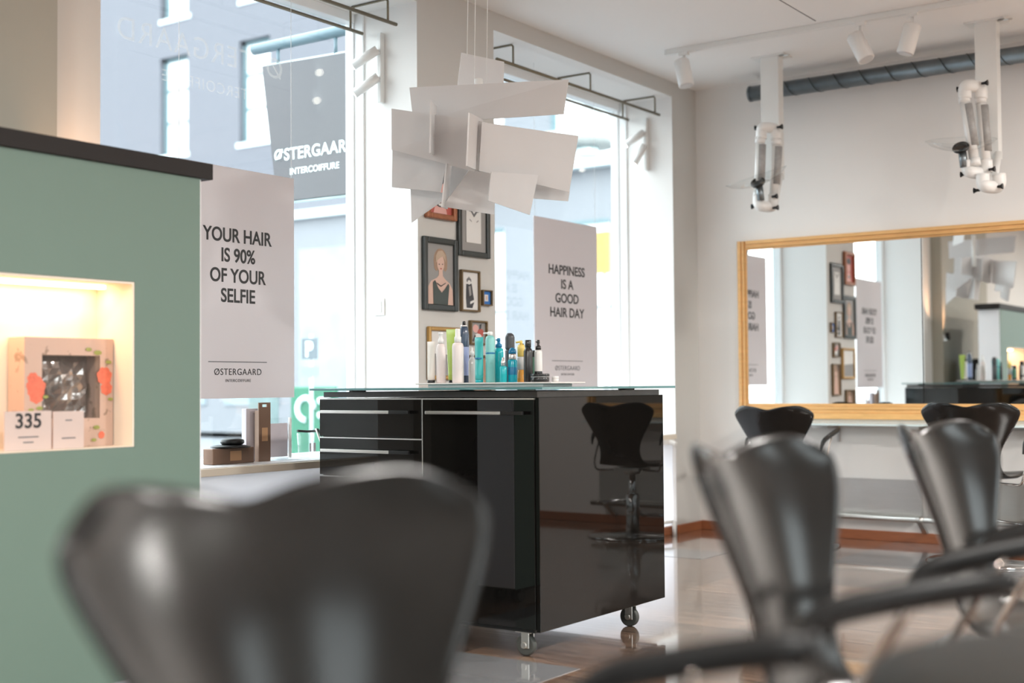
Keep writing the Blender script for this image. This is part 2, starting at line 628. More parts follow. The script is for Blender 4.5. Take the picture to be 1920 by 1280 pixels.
w1 = window_left(1, *WIN_L[0])
w2 = window_left(2, *WIN_L[1])
text('lettering', 'ØSTERGAARD', .142, (-4.5575, 4.04, 2.505), (0, -1, 0), (0, 0, 1), FILM, w1, space=1.13, ext=.0004)
text('lettering', 'INTERCOIFFURE', .074, (-4.5575, 4.09, 2.365), (0, -1, 0), (0, 0, 1), FILM, w1, space=1.15, ext=.0004)


def window_plain(n, axis, pos, a, c, z0, z1):
    w = bpy.data.objects.new('window_%d' % n, None)
    COL.objects.link(w); w['kind'] = 'structure'
    w.location = (pos, (a + c) / 2, z0) if axis == 'x' else ((a + c) / 2, pos, z0)
    b = BM()

    def bb(bm, u0, u1, v0, v1, p0, p1):
        if axis == 'x':
            box(bm, (p0, u0, v0), (p1, u1, v1))
        else:
            box(bm, (u0, p0, v0), (u1, p1, v1))
    t = .06
    p0, p1 = pos - .03, pos + .03
    bb(b, a, a + t, z0, z1, p0, p1); bb(b, c - t, c, z0, z1, p0, p1)
    bb(b, a + t, c - t, z0, z0 + t, p0, p1); bb(b, a + t, c - t, z1 - t, z1, p0, p1)
    mid = (a + c) / 2
    bb(b, mid - t / 2, mid + t / 2, z0 + t, z1 - t, p0, p1)
    obj('frame', b, WFRAME, w)
    b = BM(); bb(b, a + t, c - t, z0 + t, z1 - t, pos - .003, pos + .003)
    obj('glass', b, GLASS, w)


k = 3
for a, c in WIN_R:
    window_plain(k, 'x', XC + .12, a, c, .5, 2.85); k += 1
for a, c in WIN_N:
    window_plain(k, 'y', YN - .12, a, c, .4, 2.8); k += 1

# ------------------------------------------------------------------ ceiling lights added outside the view to brighten the interior
def added_ceiling_light(x, y, label, power):
    t = thing('added_ceiling_light', label, 'lamp', (x, y, ZC - .07))
    b = BM(); lathe(b, [(.24, .03), (.25, .07)], (x, y, ZC - .07), 32); obj('housing', b, WHITEPL, t)
    b = BM(); lathe(b, [(.20, 0), (.23, .012), (.235, .03)], (x, y, ZC - .07), 32); obj('diffuser', b, mat('added_light_diffuser', (.9, .9, .88), .4, emit=(1, .93, .85), estr=3), t)
    l = bpy.data.lights.new('added_ceiling_bulb', 'AREA'); l.shape = 'DISK'; l.size = .4; l.energy = power; l.color = (1, .965, .92)
    o = bpy.data.objects.new('added_ceiling_bulb', l); COL.objects.link(o); o.location = (0, 0, -.01); o.parent = t
    return t


LIGHTS = []
for i, (x, y) in enumerate(((.9, 1.2), (.9, 4.2), (.9, 6.8), (-1.6, -.6))):
    added_ceiling_light(x, y, ['added round white fill light over the middle of the room', 'added round white fill light level with the trolley', 'added round white fill light nearest the mirror wall', 'added round white fill light at the near end of the room'][i], 105)

# ------------------------------------------------------------------ curtain rods
def curtain_rods(label, y0, y1, ry0, ry1, brackets):
    t = thing('curtain_rod', label, 'curtain rod', (-4.2, (y0 + y1) / 2, 2.82))
    b = BM(); tube(b, [(-4.2, y0, 2.82), (-4.2, y1, 2.82)], .0095, 10); obj('front_rod', b, BRASSROD, t)
    b = BM(); tube(b, [(-4.45, ry0, 2.82), (-4.45, ry1, 2.82)], .009, 10); obj('rear_rod', b, BRASSROD, t)
    for y in brackets:
        b = BM()
        tube(b, [(-4.2, y, 2.82), (-4.2, y, 2.925), (-4.21, y, 2.934), (-4.44, y, 2.934), (-4.45, y, 2.925), (-4.45, y, 2.82)], .006, 8)
        obj('bracket', b, BRASSROD, t)
    return t


curtain_rods('dark double curtain rod across the window showing the hanging street sign', 3.2, 4.975, 3.2, 5.0, (3.5, 4.25, 4.91))
curtain_rods('dark double curtain rod across the window between pillar and mirror wall', 5.84, 7.72, 5.80, 7.735, (6.0, 6.835, 7.66))

# ------------------------------------------------------------------ spot bars on the window reveals
def spot_bar(label, xb, yr, z0, z1, heads):
    t = thing('wall_spotlight', label, 'spotlight', (xb, yr, z0))
    boxobj('rail', (xb - .012, yr - .035, z0), (xb + .012, yr - .001, z1), PALEMETAL, t, bevel=.003)
    for (xa, za, xt, zt) in heads:
        b = BM()
        d = Vector((xt - xa, -.06, zt - za)).normalized()
        p = Vector((xa, yr - .055, za))
        tube(b, [Vector((xb, yr - .03, za - .015)), p + Vector((0, 0, -.015)), p], .008, 8)
        tube(b, [p, p + d * .15], .024, 16)
        h = obj('spot_head', b, WHITEPL, t)
        b = BM(); tube(b, [p + d * .149, p + d * .153], .020, 16)
        obj('bulb', b, mat('lit_spot_bulb', (1, 1, 1), .4, emit=(1, .9, .75), estr=6), h)
    return t


spot_bar('white wall bar with two spotlights left of the pillar', -4.343, 5.04, 2.45, 2.81, [(-4.335, 2.715, -4.44, 2.64), (-4.33, 2.575, -4.42, 2.50)])
spot_bar('white wall bar with two spotlights right of the hanging poster', -4.31, 7.75, 2.455, 2.815, [(-4.306, 2.711, -4.41, 2.63), (-4.30, 2.62, -4.36, 2.48)])

# light switch on the first reveal
t = thing('light_switch', 'white light switch plate on the window reveal beside the pillar', 'switch', (-4.374, 5.04, 1.36))
boxobj('plate', (-4.41, 5.031, 1.36), (-4.338, 5.0395, 1.45), WHITEPL, t, bevel=.003)
boxobj('rocker', (-4.395, 5.027, 1.375), (-4.353, 5.031, 1.435), WHITEPL, t, bevel=.002)

# ------------------------------------------------------------------ radiator pipe beside the trolley
t = thing('radiator_pipe', 'white heating pipe and valve below the sill behind the trolley', 'pipe', (-4.09, 7.66, 0))
b = BM(); tube(b, [(-4.09, 7.66, 0), (-4.09, 7.66, .09)], .014, 12); tube(b, [(-4.10, 7.66, .09), (-4.12, 7.60, .09), (-4.12, 7.50, .09)], .012, 10)
obj('pipe', b, WHITEPL, t)
b = BM(); box(b, (-4.122, 7.56, .60), (-4.095, 7.70, .632)); tube(b, [(-4.098, 7.62, .615), (-4.05, 7.62, .60)], .018, 12)
obj('valve', b, WHITEPL, t, bevel=.004)

# ------------------------------------------------------------------ posters
def poster(label, yc, z0, z1, half, lines, lsz, lz, weight, foot, wide):
    x = -4.35
    t = thing('hanging_poster', label, 'poster', (x, yc, z0))
    boxobj('card', (x - .003, yc - half, z0), (x + .003, yc + half, z1), PAPER, t)
    for s in (-1, 1):
        b = BM(); tube(b, [(x, yc + s * (half - .015), z1 - .01), (x, yc + s * (half - .015), SOF)], .0012, 6)
        obj('string', b, WFRAME, t)
    xf = x + .0036
    for s, z in zip(lines, lz):
        text('lettering', s, lsz, (xf, yc, z), (0, 1, 0), (0, 0, 1), INK, t, weight=weight, wide=wide)
        text('lettering', s, lsz, (x - .0036, yc, z), (0, -1, 0), (0, 0, 1), INK, t, weight=weight, wide=wide)
    zr = z0 + .16
    b = BM(); box(b, (xf - .0004, yc - .175, zr), (xf + .0004, yc + .175, zr + .004)); obj('rule', b, GREYINK, t)
    text('logo', 'ØSTERGAARD', .041, (xf, yc, z0 + .104), (0, 1, 0), (0, 0, 1), foot, t, space=1.12)
    text('logo', 'INTERCOIFFURE', .018, (xf, yc, z0 + .073), (0, 1, 0), (0, 0, 1), foot, t, space=1.2)
    return t


poster('white hanging poster reading your hair is 90% of your selfie', 4.046, .9505, 1.981, .352,
       ['YOUR HAIR', 'IS 90%', 'OF YOUR', 'SELFIE'], .086, [1.648, 1.559, 1.468, 1.379], .0017, INK, .90)
poster('white hanging poster reading happiness is a good hair day', 6.774, .985, 2.014, .36,
       ['HAPPINESS', 'IS A', 'GOOD', 'HAIR DAY'], .081, [1.680, 1.593, 1.506, 1.418], .0016, GREYINK, 1.06)

# ------------------------------------------------------------------ sill things
ZS = SILLZ + .0365
BRONZE = mat('bronze_carton', (.24, .15, .105), .32, metal=.35, var=.18, scale=5)
GOLDP = mat('gold_print', (.62, .36, .20), .35, metal=.4)
LILAC = mat('lilac_grey_card', (.62, .57, .61), .5, var=.04)
CLEAR = glass_mat('clear_acrylic', (.965, .975, .975), .8)
t = thing('flat_box', 'flat bronze carton lying on the window sill under a black brush', 'box', (-4.3, 3.98, ZS))
b = BM(); box(b, (-4.30, 3.80, ZS), (-4.24, 4.04, ZS + .068)); obj('carton', b, BRONZE, t, bevel=.003)
b = BM(); box(b, (-4.2399, 3.90, ZS + .013), (-4.2393, 3.965, ZS + .055)); obj('print', b, GOLDP, t)
t = thing('hair_brush', 'black round paddle brush lying on the flat bronze carton', 'brush', (-4.27, 3.93, ZS + .069))
b = BM(); lathe(b, [(.03, 0), (.085, .002), (.088, .006), (.06, .012), (.02, .014)], (-4.265, 3.925, ZS + .0682), 24, sy=1.0); obj('paddle', b, BLACKPLASTIC, t)
b = BM(); lathe(b, [(.045, 0), (.052, .008), (.05, .02), (.03, .027)], (-4.265, 3.935, ZS + .0822), 24); obj('cushion', b, BLACKPLASTIC, t)
t = thing('tall_box', 'tall upright bronze carton with hanging slot on the sill', 'box', (-4.29, 4.165, ZS))
b = BM()
q0, q1, zt = 4.078, 4.15, ZS + .262
box(b, (-4.275, q0, ZS), (-4.25, q1, zt - .035)); box(b, (-4.255, q0, zt - .035), (-4.25, q1, zt - .02))
box(b, (-4.255, q0, zt - .02), (-4.25, q0 + .022, zt)); box(b, (-4.255, q1 - .022, zt - .02), (-4.25, q1, zt)); box(b, (-4.255, q0 + .022, zt - .008), (-4.25, q1 - .022, zt))
obj('carton', b, BRONZE, t)
b = BM(); box(b, (-4.2499, 4.097, ZS + .09), (-4.2493, 4.132, ZS + .15)); obj('print', b, GOLDP, t)
t = thing('tall_box', 'pale lilac carton standing behind the tall bronze one', 'box', (-4.40, 4.06, ZS))
b = BM(); box(b, (-4.335, 4.055, ZS), (-4.305, 4.125, ZS + .235)); obj('carton', b, LILAC, t, bevel=.002)
t = thing('display_stand', 'clear acrylic display stand holding a plain grey card', 'stand', (-4.3, 4.275, ZS))
b = BM(); box(b, (-4.315, 4.185, ZS), (-4.305, 4.32, ZS + .19)); box(b, (-4.34, 4.18, ZS), (-4.22, 4.325, ZS + .008)); obj('holder', b, CLEAR, t)
b = BM(); box(b, (-4.303, 4.197, ZS + .012), (-4.30, 4.307, ZS + .165)); obj('card', b, LILAC, t)
b = BM(); box(b, (-4.3, 4.311, ZS + .008), (-4.29, 4.322, ZS + .19)); obj('edge', b, WHITEPL, t)
t = thing('glass_cup', 'clear glass cup on the sill with combs across its rim', 'cup', (-4.29, 4.415, ZS))
b = BM(); lathe(b, [(.034, 0), (.037, .05), (.043, .115), (.040, .115), (.034, .01)], (-4.29, 4.415, ZS), 24); obj('cup', b, CLEAR, t)
b = BM(); box(b, (-4.246, 4.395, ZS + .03), (-4.2455, 4.405, ZS + .07)); box(b, (-4.246, 4.42, ZS + .03), (-4.2455, 4.435, ZS + .07)); obj('print', b, LILAC, t)
tag(obj('hair_comb', (lambda b: (tube(b, [(-4.29, 4.36, ZS + .127), (-4.285, 4.42, ZS + .122), (-4.28, 4.53, ZS + .124)], .006, 8), b)[1])(BM()), BLACKPLASTIC), 'dark comb lying across the rim of the glass cup', 'comb')
t = thing('hair_clip', 'long metal sectioning clip leaning on the glass cup', 'hair clip', (-4.22, 4.49, ZS))
b = BM(); tube(b, [(-4.27, 4.462, ZS + .135), (-4.24, 4.47, ZS + .06), (-4.225, 4.492, ZS + .006)], .005, 8); obj('jaw', b, STEEL, t)
b = BM(); tube(b, [(-4.265, 4.468, ZS + .135), (-4.235, 4.49, ZS + .06), (-4.22, 4.505, ZS + .006)], .004, 8); obj('jaw', b, BLACKPLASTIC, t)
tag(obj('small_bottle', (lambda b: (lathe(b, [(.028, 0), (.03, .05), (.024, .075), (.010, .08), (.010, .11)], (-4.35, 3.70, ZS), 20), b)[1])(BM()), LILAC), 'small pale bottle on the sill beside the green cabinet', 'bottle')

# ------------------------------------------------------------------ pictures on the pillar
XP = XA
BLACKFR = mat('black_picture_frame', (.02, .024, .022), .3, var=.1)
GOLDFR = mat('gilt_picture_frame', (.45, .26, .08), .35, metal=.4, var=.2)
DKGOLD = mat('dark_gilt_frame', (.17, .11, .05), .4, metal=.3, var=.25)
ORNFR = mat('copper_carved_frame', (.30, .11, .05), .4, metal=.4, var=.4, scale=40)
BLUEFR = mat('blue_frame', (.01, .10, .30), .4)
PGREY = mat('print_grey', (.30, .29, .28), .5)
PLIGHT = mat('print_light', (.74, .73, .71), .5)
PDARK = mat('print_dark', (.035, .035, .04), .5)
PSKIN = mat('print_skin', (.66, .45, .37), .5)
PHAIR = mat('print_hair', (.36, .235, .16), .5)
PHAIRL = mat('print_hair_light', (.50, .37, .27), .5)
PRED = mat('print_red', (.45, .09, .07), .5)
PPINK = mat('print_pink', (.72, .40, .36), .5)
PGREEN = mat('print_green_black', (.045, .06, .055), .5)
PMID = mat('print_mid_grey', (.14, .14, .145), .5)
PBLUE = mat('print_blue', (.03, .17, .5), .5)
PMATS = [PGREY, PLIGHT, PDARK, PSKIN, PHAIR, PHAIRL, PRED, PPINK, PGREEN, PMID, PBLUE]


def picture(label, y0, y1, z0, z1, fw, fm, art, matw=0., depth=.022, matm=None, name='framed_picture'):
    x0 = XP + .0015
    t = thing(name, label, 'picture', (x0, (y0 + y1) / 2, z0), group=None)
    b = BM()
    x1 = x0 + depth
    box(b, (x0, y0, z0), (x1, y0 + fw, z1)); box(b, (x0, y1 - fw, z0), (x1, y1, z1))
    box(b, (x0, y0 + fw, z0), (x1, y1 - fw, z0 + fw)); box(b, (x0, y0 + fw, z1 - fw), (x1, y1 - fw, z1))
    obj('frame', b, fm, t, bevel=min(.006, fw * .3))
    a0, a1, c0, c1 = y0 + fw, y1 - fw, z0 + fw, z1 - fw
    xp = x0 + depth * .35
    if matw:
        b = BM(); box(b, (x0, a0, c0), (xp, a1, c1)); obj('mount', b, matm or PGREY, t)
        a0 += matw; a1 -= matw; c0 += matw; c1 -= matw
        xp += .003
    b = BM()
    box(b, (x0 + .0005, a0, c0), (xp, a1, c1), 0)
    W, Hh = a1 - a0, c1 - c0

    def S(pts, mi, lay):
        poly(b, [(a0 + min(max(u, 0), 1) * W, c0 + min(max(v, 0), 1) * Hh) for u, v in pts], xp, mi, .0004 * lay)
    art(S)
    obj('print', b, PMATS, t, recalc=False)
    return t


def art_woman(S):
    S([(0, 0), (1, 0), (1, 1), (0, 1)], 0, 1)
    S(ell(.52, .74, .25, .19), 4, 2)                                   # bobbed hair
    S([(.26, .74), (.28, .60), (.36, .545), (.46, .60), (.44, .8)], 4, 3)
    S([(.78, .74), (.77, .60), (.70, .55), (.60, .60), (.62, .8)], 4, 3)
    S([(.03, 0), (.05, .28), (.16, .38), (.38, .44), (.44, .48), (.60, .48), (.68, .43), (.86, .36), (.97, .26), (1, 0)], 3, 4)   # shoulders
    S([(.44, .42), (.61, .42), (.59, .6), (.46, .6)], 3, 5)              # neck
    S([(.385, .72), (.39, .63), (.44, .565), (.52, .54), (.60, .565), (.65, .63), (.655, .72), (.60, .80), (.44, .80)], 3, 6)   # face
    S([(.34, .68), (.33, .80), (.42, .88), (.58, .90), (.70, .83), (.715, .70), (.67, .75), (.60, .80), (.50, .775), (.41, .735)], 5, 7)           # fringe
    S(ell(.46, .665, .022, .010), 2, 8); S(ell(.585, .67, .022, .010), 2, 8)
    S(ell(.525, .595, .04, .011), 6, 8)
    S([(.24, 0), (.22, .36), (.30, .40), (.42, .27), (.55, .20), (.68, .27), (.80, .36), (.84, .32), (.78, 0)], 8, 9)
    S([(.36, .36), (.52, .315), (.70, .37), (.70, .355), (.52, .295), (.36, .345)], 2, 10)


def art_emblem(S):
    S([(0, 0), (1, 0), (1, 1), (0, 1)], 1, 1)
    S([(.18, .95), (.30, .95), (.52, .80), (.74, .95), (.84, .95), (.84, .86), (.74, .86), (.52, .71), (.30, .86), (.18, .86)], 9, 2)
    S([(.22, .66), (.36, .60), (.36, .57), (.22, .62)], 0, 2); S([(.82, .66), (.68, .60), (.68, .57), (.82, .62)], 0, 2)


def art_bw(S):
    S([(0, 0), (1, 0), (1, 1), (0, 1)], 1, 1)
    S(ell(.45, .78, .15, .075), 9, 2); S(ell(.46, .73, .10, .06), 1, 3)
    S([(.28, .68), (.62, .70), (.70, .45), (.78, .22), (.66, .05), (.30, .05), (.26, .3)], 2, 2)
    S([(.42, .62), (.55, .64), (.60, .40), (.48, .36)], 0, 3)
    S([(.52, .22), (.80, .28), (.80, .22), (.52, .15)], 1, 3)
    S(ell(.45, .86, .06, .02), 0, 3)


def art_red(S):
    S([(0, 0), (1, 0), (1, 1), (0, 1)], 6, 1)
    S(ell(.5, .55, .2, .2), 7, 2); S(ell(.5, .78, .26, .12), 2, 3); S([(.2, 0), (.35, .35), (.65, .35), (.8, 0)], 7, 2)
    S(ell(.5, .2, .16, .05), 2, 3); S(ell(.5, .205, .09, .028), 1, 4)


def art_blue(S):
    S([(0, 0), (1, 0), (1, 1), (0, 1)], 10, 1)
    S([(.28, .25), (.72, .25), (.72, .75), (.28, .75)], 1, 2); S([(.42, .35), (.6, .35), (.6, .65), (.42, .65)], 3, 3)


def art_pale(S):
    S([(0, 0), (1, 0), (1, 1), (0, 1)], 1, 1); S([(0, 0), (1, 0), (1, .45), (0, .5)], 0, 2)


def art_flower(S):
    S([(0, 0), (1, 0), (1, 1), (0, 1)], 0, 1)
    S(ell(.35, .7, .2, .2), 7, 2); S(ell(.68, .5, .22, .2), 6, 2); S(ell(.5, .3, .25, .16), 1, 3); S([(.1, .1), (.3, .4), (.35, .35), (.2, .05)], 2, 3)
    S([(.6, .9), (.75, .95), (.7, .7), (.6, .65)], 2, 4)


def art_tall(S):
    S([(0, 0), (1, 0), (1, 1), (0, 1)], 4, 1)
    S(ell(.5, .7, .2, .1), 3, 2); S([(.3, .6), (.7, .6), (.85, 0), (.15, 0)], 3, 3); S([(.1, 1), (.3, 1), (.25, .6)], 2, 3)


picture('black framed portrait of a woman with a light bob', 5.064, 5.346, 1.382, 1.755, .032, BLACKFR, art_woman)
picture('black framed white sheet with a dark bow emblem', 5.352, 5.632, 1.678, 2.02, .030, BLACKFR, art_emblem, matw=.045)
picture('carved copper framed red portrait above the others', 5.085, 5.33, 1.85, 2.14, .028, ORNFR, art_red, depth=.03)
picture('narrow brass framed black and white photo of a figure', 5.376, 5.538, 1.388, 1.606, .010, DKGOLD, art_bw)
picture('tiny blue picture in a thin brass frame', 5.562, 5.648, 1.426, 1.51, .007, DKGOLD, art_blue)
picture('gilt framed pale picture low behind the white bottles', 5.10, 5.40, 1.03, 1.30, .022, GOLDFR, art_pale)
picture('small gilt framed floral picture behind the teal bottles', 5.452, 5.602, 1.215, 1.343, .010, DKGOLD, art_flower)
picture('narrow gilt framed figure picture hidden behind the trolley bottles', 5.45, 5.63, .89, 1.16, .012, DKGOLD, art_tall)
picture('lowest small brown framed picture on the pillar', 5.12, 5.33, .72, .94, .015, DKGOLD, art_tall)

# ------------------------------------------------------------------ green display cabinet
XG, YG = -3.41, 3.0
ZG = 1.713
t = thing('display_cabinet', 'tall sage green display cabinet with a lit square niche', 'cabinet', (-3.51, 2.4, 0))
NY0, NY1, NZ0, NZ1, NX = 2.06, 2.728, .81, 1.343, -3.595
b = BM()
YG0 = 1.75
XGB = -3.62
box(b, (XGB, YG0, .07), (XG, NY0, ZG)); box(b, (XGB, NY1, .07), (XG, YG, ZG))
box(b, (XGB, NY0, .07), (XG, NY1, NZ0)); box(b, (XGB, NY0, NZ1), (XG, NY1, ZG)); box(b, (XGB, NY0, NZ0), (NX - .01, NY1, NZ1))
bmesh.ops.remove_doubles(b, verts=b.verts[:], dist=.0001)
obj('body', b, GREEN, t)
b = BM()
box(b, (NX - .009, NY0 + .001, NZ0 + .001), (NX, NY1 - .001, NZ1 - .001))
box(b, (NX, NY0 + .001, NZ0 + .001), (XG - .002, NY0 + .008, NZ1 - .001)); box(b, (NX, NY1 - .008, NZ0 + .001), (XG - .002, NY1 - .001, NZ1 - .001))
box(b, (NX, NY0 + .008, NZ0 + .001), (XG - .002, NY1 - .008, NZ0 + .004)); box(b, (NX, NY0 + .008, NZ1 - .008), (XG - .002, NY1 - .008, NZ1 - .001))
obj('niche', b, NICHEW, t)
b = BM(); box(b, (-3.55, NY0 + .03, NZ1 - .02), (-3.52, NY1 - .03, NZ1 - .009)); obj('light_strip', b, LED, t)
l = bpy.data.lights.new('niche_light', 'AREA'); l.shape = 'RECTANGLE'; l.size = .03; l.size_y = .58; l.energy = 1.5; l.color = (1, .57, .28)
lo = bpy.data.objects.new('niche_light', l); COL.objects.link(lo); lo.parent = t
lo.location = Vector((-3.535, (NY0 + NY1) / 2, NZ1 - .024)) - t.location
boxobj('end_panel', (XGB + .003, YG + .0005, .075), (XG - .003, YG + .006, ZG - .003), SILLFRONT, t)
boxobj('top', (XGB - .02, YG0 - .04, ZG), (XG + .012, 3.048, ZG + .055), DARKTOP, t, bevel=.002)
for sx in (-3.57, -3.46):
    for sy in (1.85, 2.9):
        b = BM(); tube(b, [(sx - .015, sy, .028), (sx + .015, sy, .028)], .028, 16); box(b, (sx - .02, sy - .015, .04), (sx + .02, sy + .015, .07))
        obj('caster', b, RUBBER, t)

# a small warm picture light on the pilaster washes the strip of wall before the window
t = thing('wall_lamp', 'small warm wall washer on the pilaster behind the green cabinet', 'lamp', (-4.0, 2.82, 1.42))
b = BM(); box(b, (-4.0095, 2.79, 1.42), (-3.995, 2.85, 1.48)); obj('bracket', b, STEEL, t)
b = BM(); tube(b, [(-3.995, 2.82, 1.45), (-3.97, 2.82, 1.45)], .006, 8); tube(b, [(-3.97, 2.815, 1.43), (-3.975, 2.83, 1.50)], .022, 16); obj('shade', b, BLACKPLASTIC, t)
l = bpy.data.lights.new('wall_lamp_bulb', 'SPOT'); l.energy = 22; l.color = (1, .55, .30); l.shadow_soft_size = .015; l.spot_size = R(75); l.spot_blend = .8
lo = bpy.data.objects.new('wall_lamp_bulb', l); COL.objects.link(lo); lo.parent = t
lo.location = Vector((-3.975, 2.835, 1.51)) - t.location
lo.rotation_euler = Vector((-.11, .22, .75)).to_track_quat('-Z', 'Y').to_euler()

# gift box and cards in the niche
FLORAL = floral_mat()
ZN = NZ0 + .0045
t = thing('gift_box', 'pink floral gift box with a window standing in the lit niche', 'gift box', (-3.545, 2.56, ZN))
b = BM()
gx0, gx1 = -3.588, -3.505
gy0, gy1, gz1 = 2.388, 2.716, ZN + .345
wy0, wy1, wz0, wz1 = 2.45, 2.665, ZN + .09, ZN + .29
box(b, (gx0, gy0, ZN), (gx1, wy0, gz1)); box(b, (gx0, wy1, ZN), (gx1, gy1, gz1)); box(b, (gx0, wy0, ZN), (gx1, wy1, wz0)); box(b, (gx0, wy0, wz1), (gx1, wy1, gz1)); box(b, (gx0, wy0, wz0), (gx0 + .01, wy1, wz1))
bmesh.ops.remove_doubles(b, verts=b.verts[:], dist=.0001)
obj('carton', b, FLORAL, t)
ROSE = mat('rose_print', (.80, .16, .09), .5, var=.4, scale=60)
LEAF = mat('leaf_print', (.30, .32, .08), .5, var=.3, scale=60)
for q_, (cy_, cz_, r_, mi) in enumerate(((2.40, .19, .040, 0), (2.43, .165, .030, 0), (2.418, .215, .024, 0), (2.69, .225, .034, 0), (2.70, .185, .026, 0), (2.67, .035, .014, 0), (2.655, .30, .018, 1), (2.62, .31, .014, 1), (2.44, .125, .014, 1), (2.41, .12, .012, 1), (2.65, .06, .015, 1), (2.64, .02, .012, 1), (2.71, .15, .012, 1), (2.695, .27, .014, 1), (2.46, .16, .012, 1))):
    cy_ = min(max(cy_, gy0 + r_ + .001), gy1 - r_ - .001)
    pts = [(cy_ + r_ * (1 + .09 * math.sin(7 * a)) * math.cos(a) * .84, ZN + cz_ + r_ * (1 + .09 * math.sin(7 * a)) * math.sin(a) * (1 if mi == 0 else .5) * .84) for a in [k * .3142 for k in range(20)]]
    b = BM(); poly(b, pts, gx1, 0, .0006 + .0003 * q_)
    obj('leaf_print' if mi else 'rose_print', b, LEAF if mi else ROSE, t, recalc=False)
FOIL = mat('crumpled_foil', (.46, .42, .40), .12, metal=.8, var=.7, scale=14, bump=.9, bscale=16)
b = BM()
n = 10
g = [[None] * (n + 1) for _ in range(n + 1)]
rr = random.Random(3)
for i in range(n + 1):
    for j in range(n + 1):
        y = wy0 + (wy1 - wy0) * i / n; z = wz0 + (wz1 - wz0) * j / n
        edge = min(i, j, n - i, n - j) / (n / 2)
        g[i][j] = b.verts.new((gx0 + .015 + .05 * edge ** .6 + rr.uniform(-.012, .012) * (edge > 0), y, z))
for i in range(n):
    for j in range(n):
        b.faces.new((g[i][j], g[i + 1][j], g[i + 1][j + 1], g[i][j + 1]))
obj('foil_bag', b, FOIL, t, recalc=False)
b = BM(); box(b, (gx1 - .004, wy0, wz0), (gx1 - .002, wy1, wz1)); obj('window_film', b, glass_mat('film', (.97, .97, .97), 2.0), t)


def card(label, y0, y1, h, txt, sub):
    x = -3.45
    t = thing('price_card', label, 'card', (x, (y0 + y1) / 2, ZN))
    b = BM(); box(b, (x - .004, y0, ZN), (x, y1, ZN + h)); box(b, (x - .03, y0, ZN), (x - .004, y1, ZN + .004)); obj('card', b, mat('pale_pink_card', (.58, .47, .43), .4), t)
    if txt:
        text('lettering', txt, .062, (x + .0006, (y0 + y1) / 2, ZN + .068), (0, 1, 0), (0, 0, 1), INK, t, weight=.0012)
    for k_, (w_, zz) in enumerate(sub):
        b = BM(); box(b, (x + .0001, (y0 + y1) / 2 - w_, ZN + zz), (x + .0005, (y0 + y1) / 2 + w_, ZN + zz + .004)); obj('small_print', b, GREYINK, t)


card('pale price card reading 335 in front of the gift box', 2.285, 2.446, .118, '335', ((.035, .038), (.018, .022)))
card('blank pink card beside the price card in the niche', 2.452, 2.563, .115, '', ((.012, .085), (.025, .03)))

# ------------------------------------------------------------------ black trolley
TX0, TX1, TY0, TY1 = -3.74, -2.651, 3.93, 4.876
t = thing('trolley', 'black gloss trolley on casters with drawers, door and glass top', 'trolley', ((TX0 + TX1) / 2, (TY0 + TY1) / 2, 0))
boxobj('body', (TX0, TY0 + .02, .105), (TX1 - .018, TY1, .952), BLACKGLOSS, t, bevel=.002)
boxobj('base_plate', (TX0 + .01, TY0 + .012, .094), (TX1 - .03, TY1 - .02, .105), BLACKPLASTIC, t)
boxobj('side_panel', (TX1 - .017, TY0 + .004, .10), (TX1, TY1, .955), BLACKGLOSS_DIM, t, bevel=.0015)
boxobj('top_frame', (TX0 + .012, TY0 + .012, .955), (TX1 - .012, TY1 - .012, .977), mat('dark_grey_top_frame', (.045, .043, .042), .35, var=.4, scale=30), t)
b = BM(); box(b, (TX0 - .02, TY0 - .04, .983), (TX1 + .045, TY1 + .03, .9925)); obj('glass_top', b, GLASSEDGE, t, bevel=.002)
for px_, py_ in ((TX0 + .12, TY0 + .1), (TX1 - .12, TY0 + .1), (TX0 + .12, TY1 - .1), (TX1 - .12, TY1 - .1)):
    b = BM(); lathe(b, [(.035, .977), (.035, .983)], (px_, py_, 0), 20); obj('glass_stud', b, STEEL, t)


def handle(parent, xa, xb, z):
    b = BM(); box(b, (xa, TY0 - .034, z - .006), (xb - .10, TY0 - .022, z + .006)); box(b, (xa + .03, TY0 - .024, z - .004), (xa + .045, TY0 + .0, z + .004))
    h_ = obj('handle', b, STEEL, parent, bevel=.0015)
    b = BM(); box(b, (xb - .10, TY0 - .034, z - .0065), (xb, TY0 - .022, z + .0065)); box(b, (xb - .05, TY0 - .024, z - .004), (xb - .035, TY0, z + .004))
    obj('handle_end', b, BLACKPLASTIC, h_, bevel=.0015)


EDGE = mat('pale_edge_strip', (.7, .7, .68), .3, metal=.6)
XM = -3.197
for i, (z0, z1) in enumerate(((.797, .951), (.640, .793), (.483, .636), (.300, .479), (.112, .296))):
    d = boxobj('drawer', (TX0, TY0, z0), (XM - .003, TY0 + .019, z1 - .004), BLACKGLOSS, t, bevel=.0015)
    boxobj('edge_strip', (TX0, TY0 - .001, z1 - .004), (XM - .003, TY0 + .018, z1), EDGE, d)
    handle(d, -3.706, -3.24, z0 + .10)
d = boxobj('door', (XM + .003, TY0, .108), (TX1 - .019, TY0 + .019, .947), BLACKGLOSS, t, bevel=.0015)
b = BM(); box(b, (XM + .003, TY0 - .001, .947), (TX1 - .019, TY0 + .018, .951)); box(b, (XM + .0005, TY0 - .001, .108), (XM + .003, TY0 + .018, .951)); obj('edge_strip', b, EDGE, d)
handle(d, -3.155, -2.70, .897)


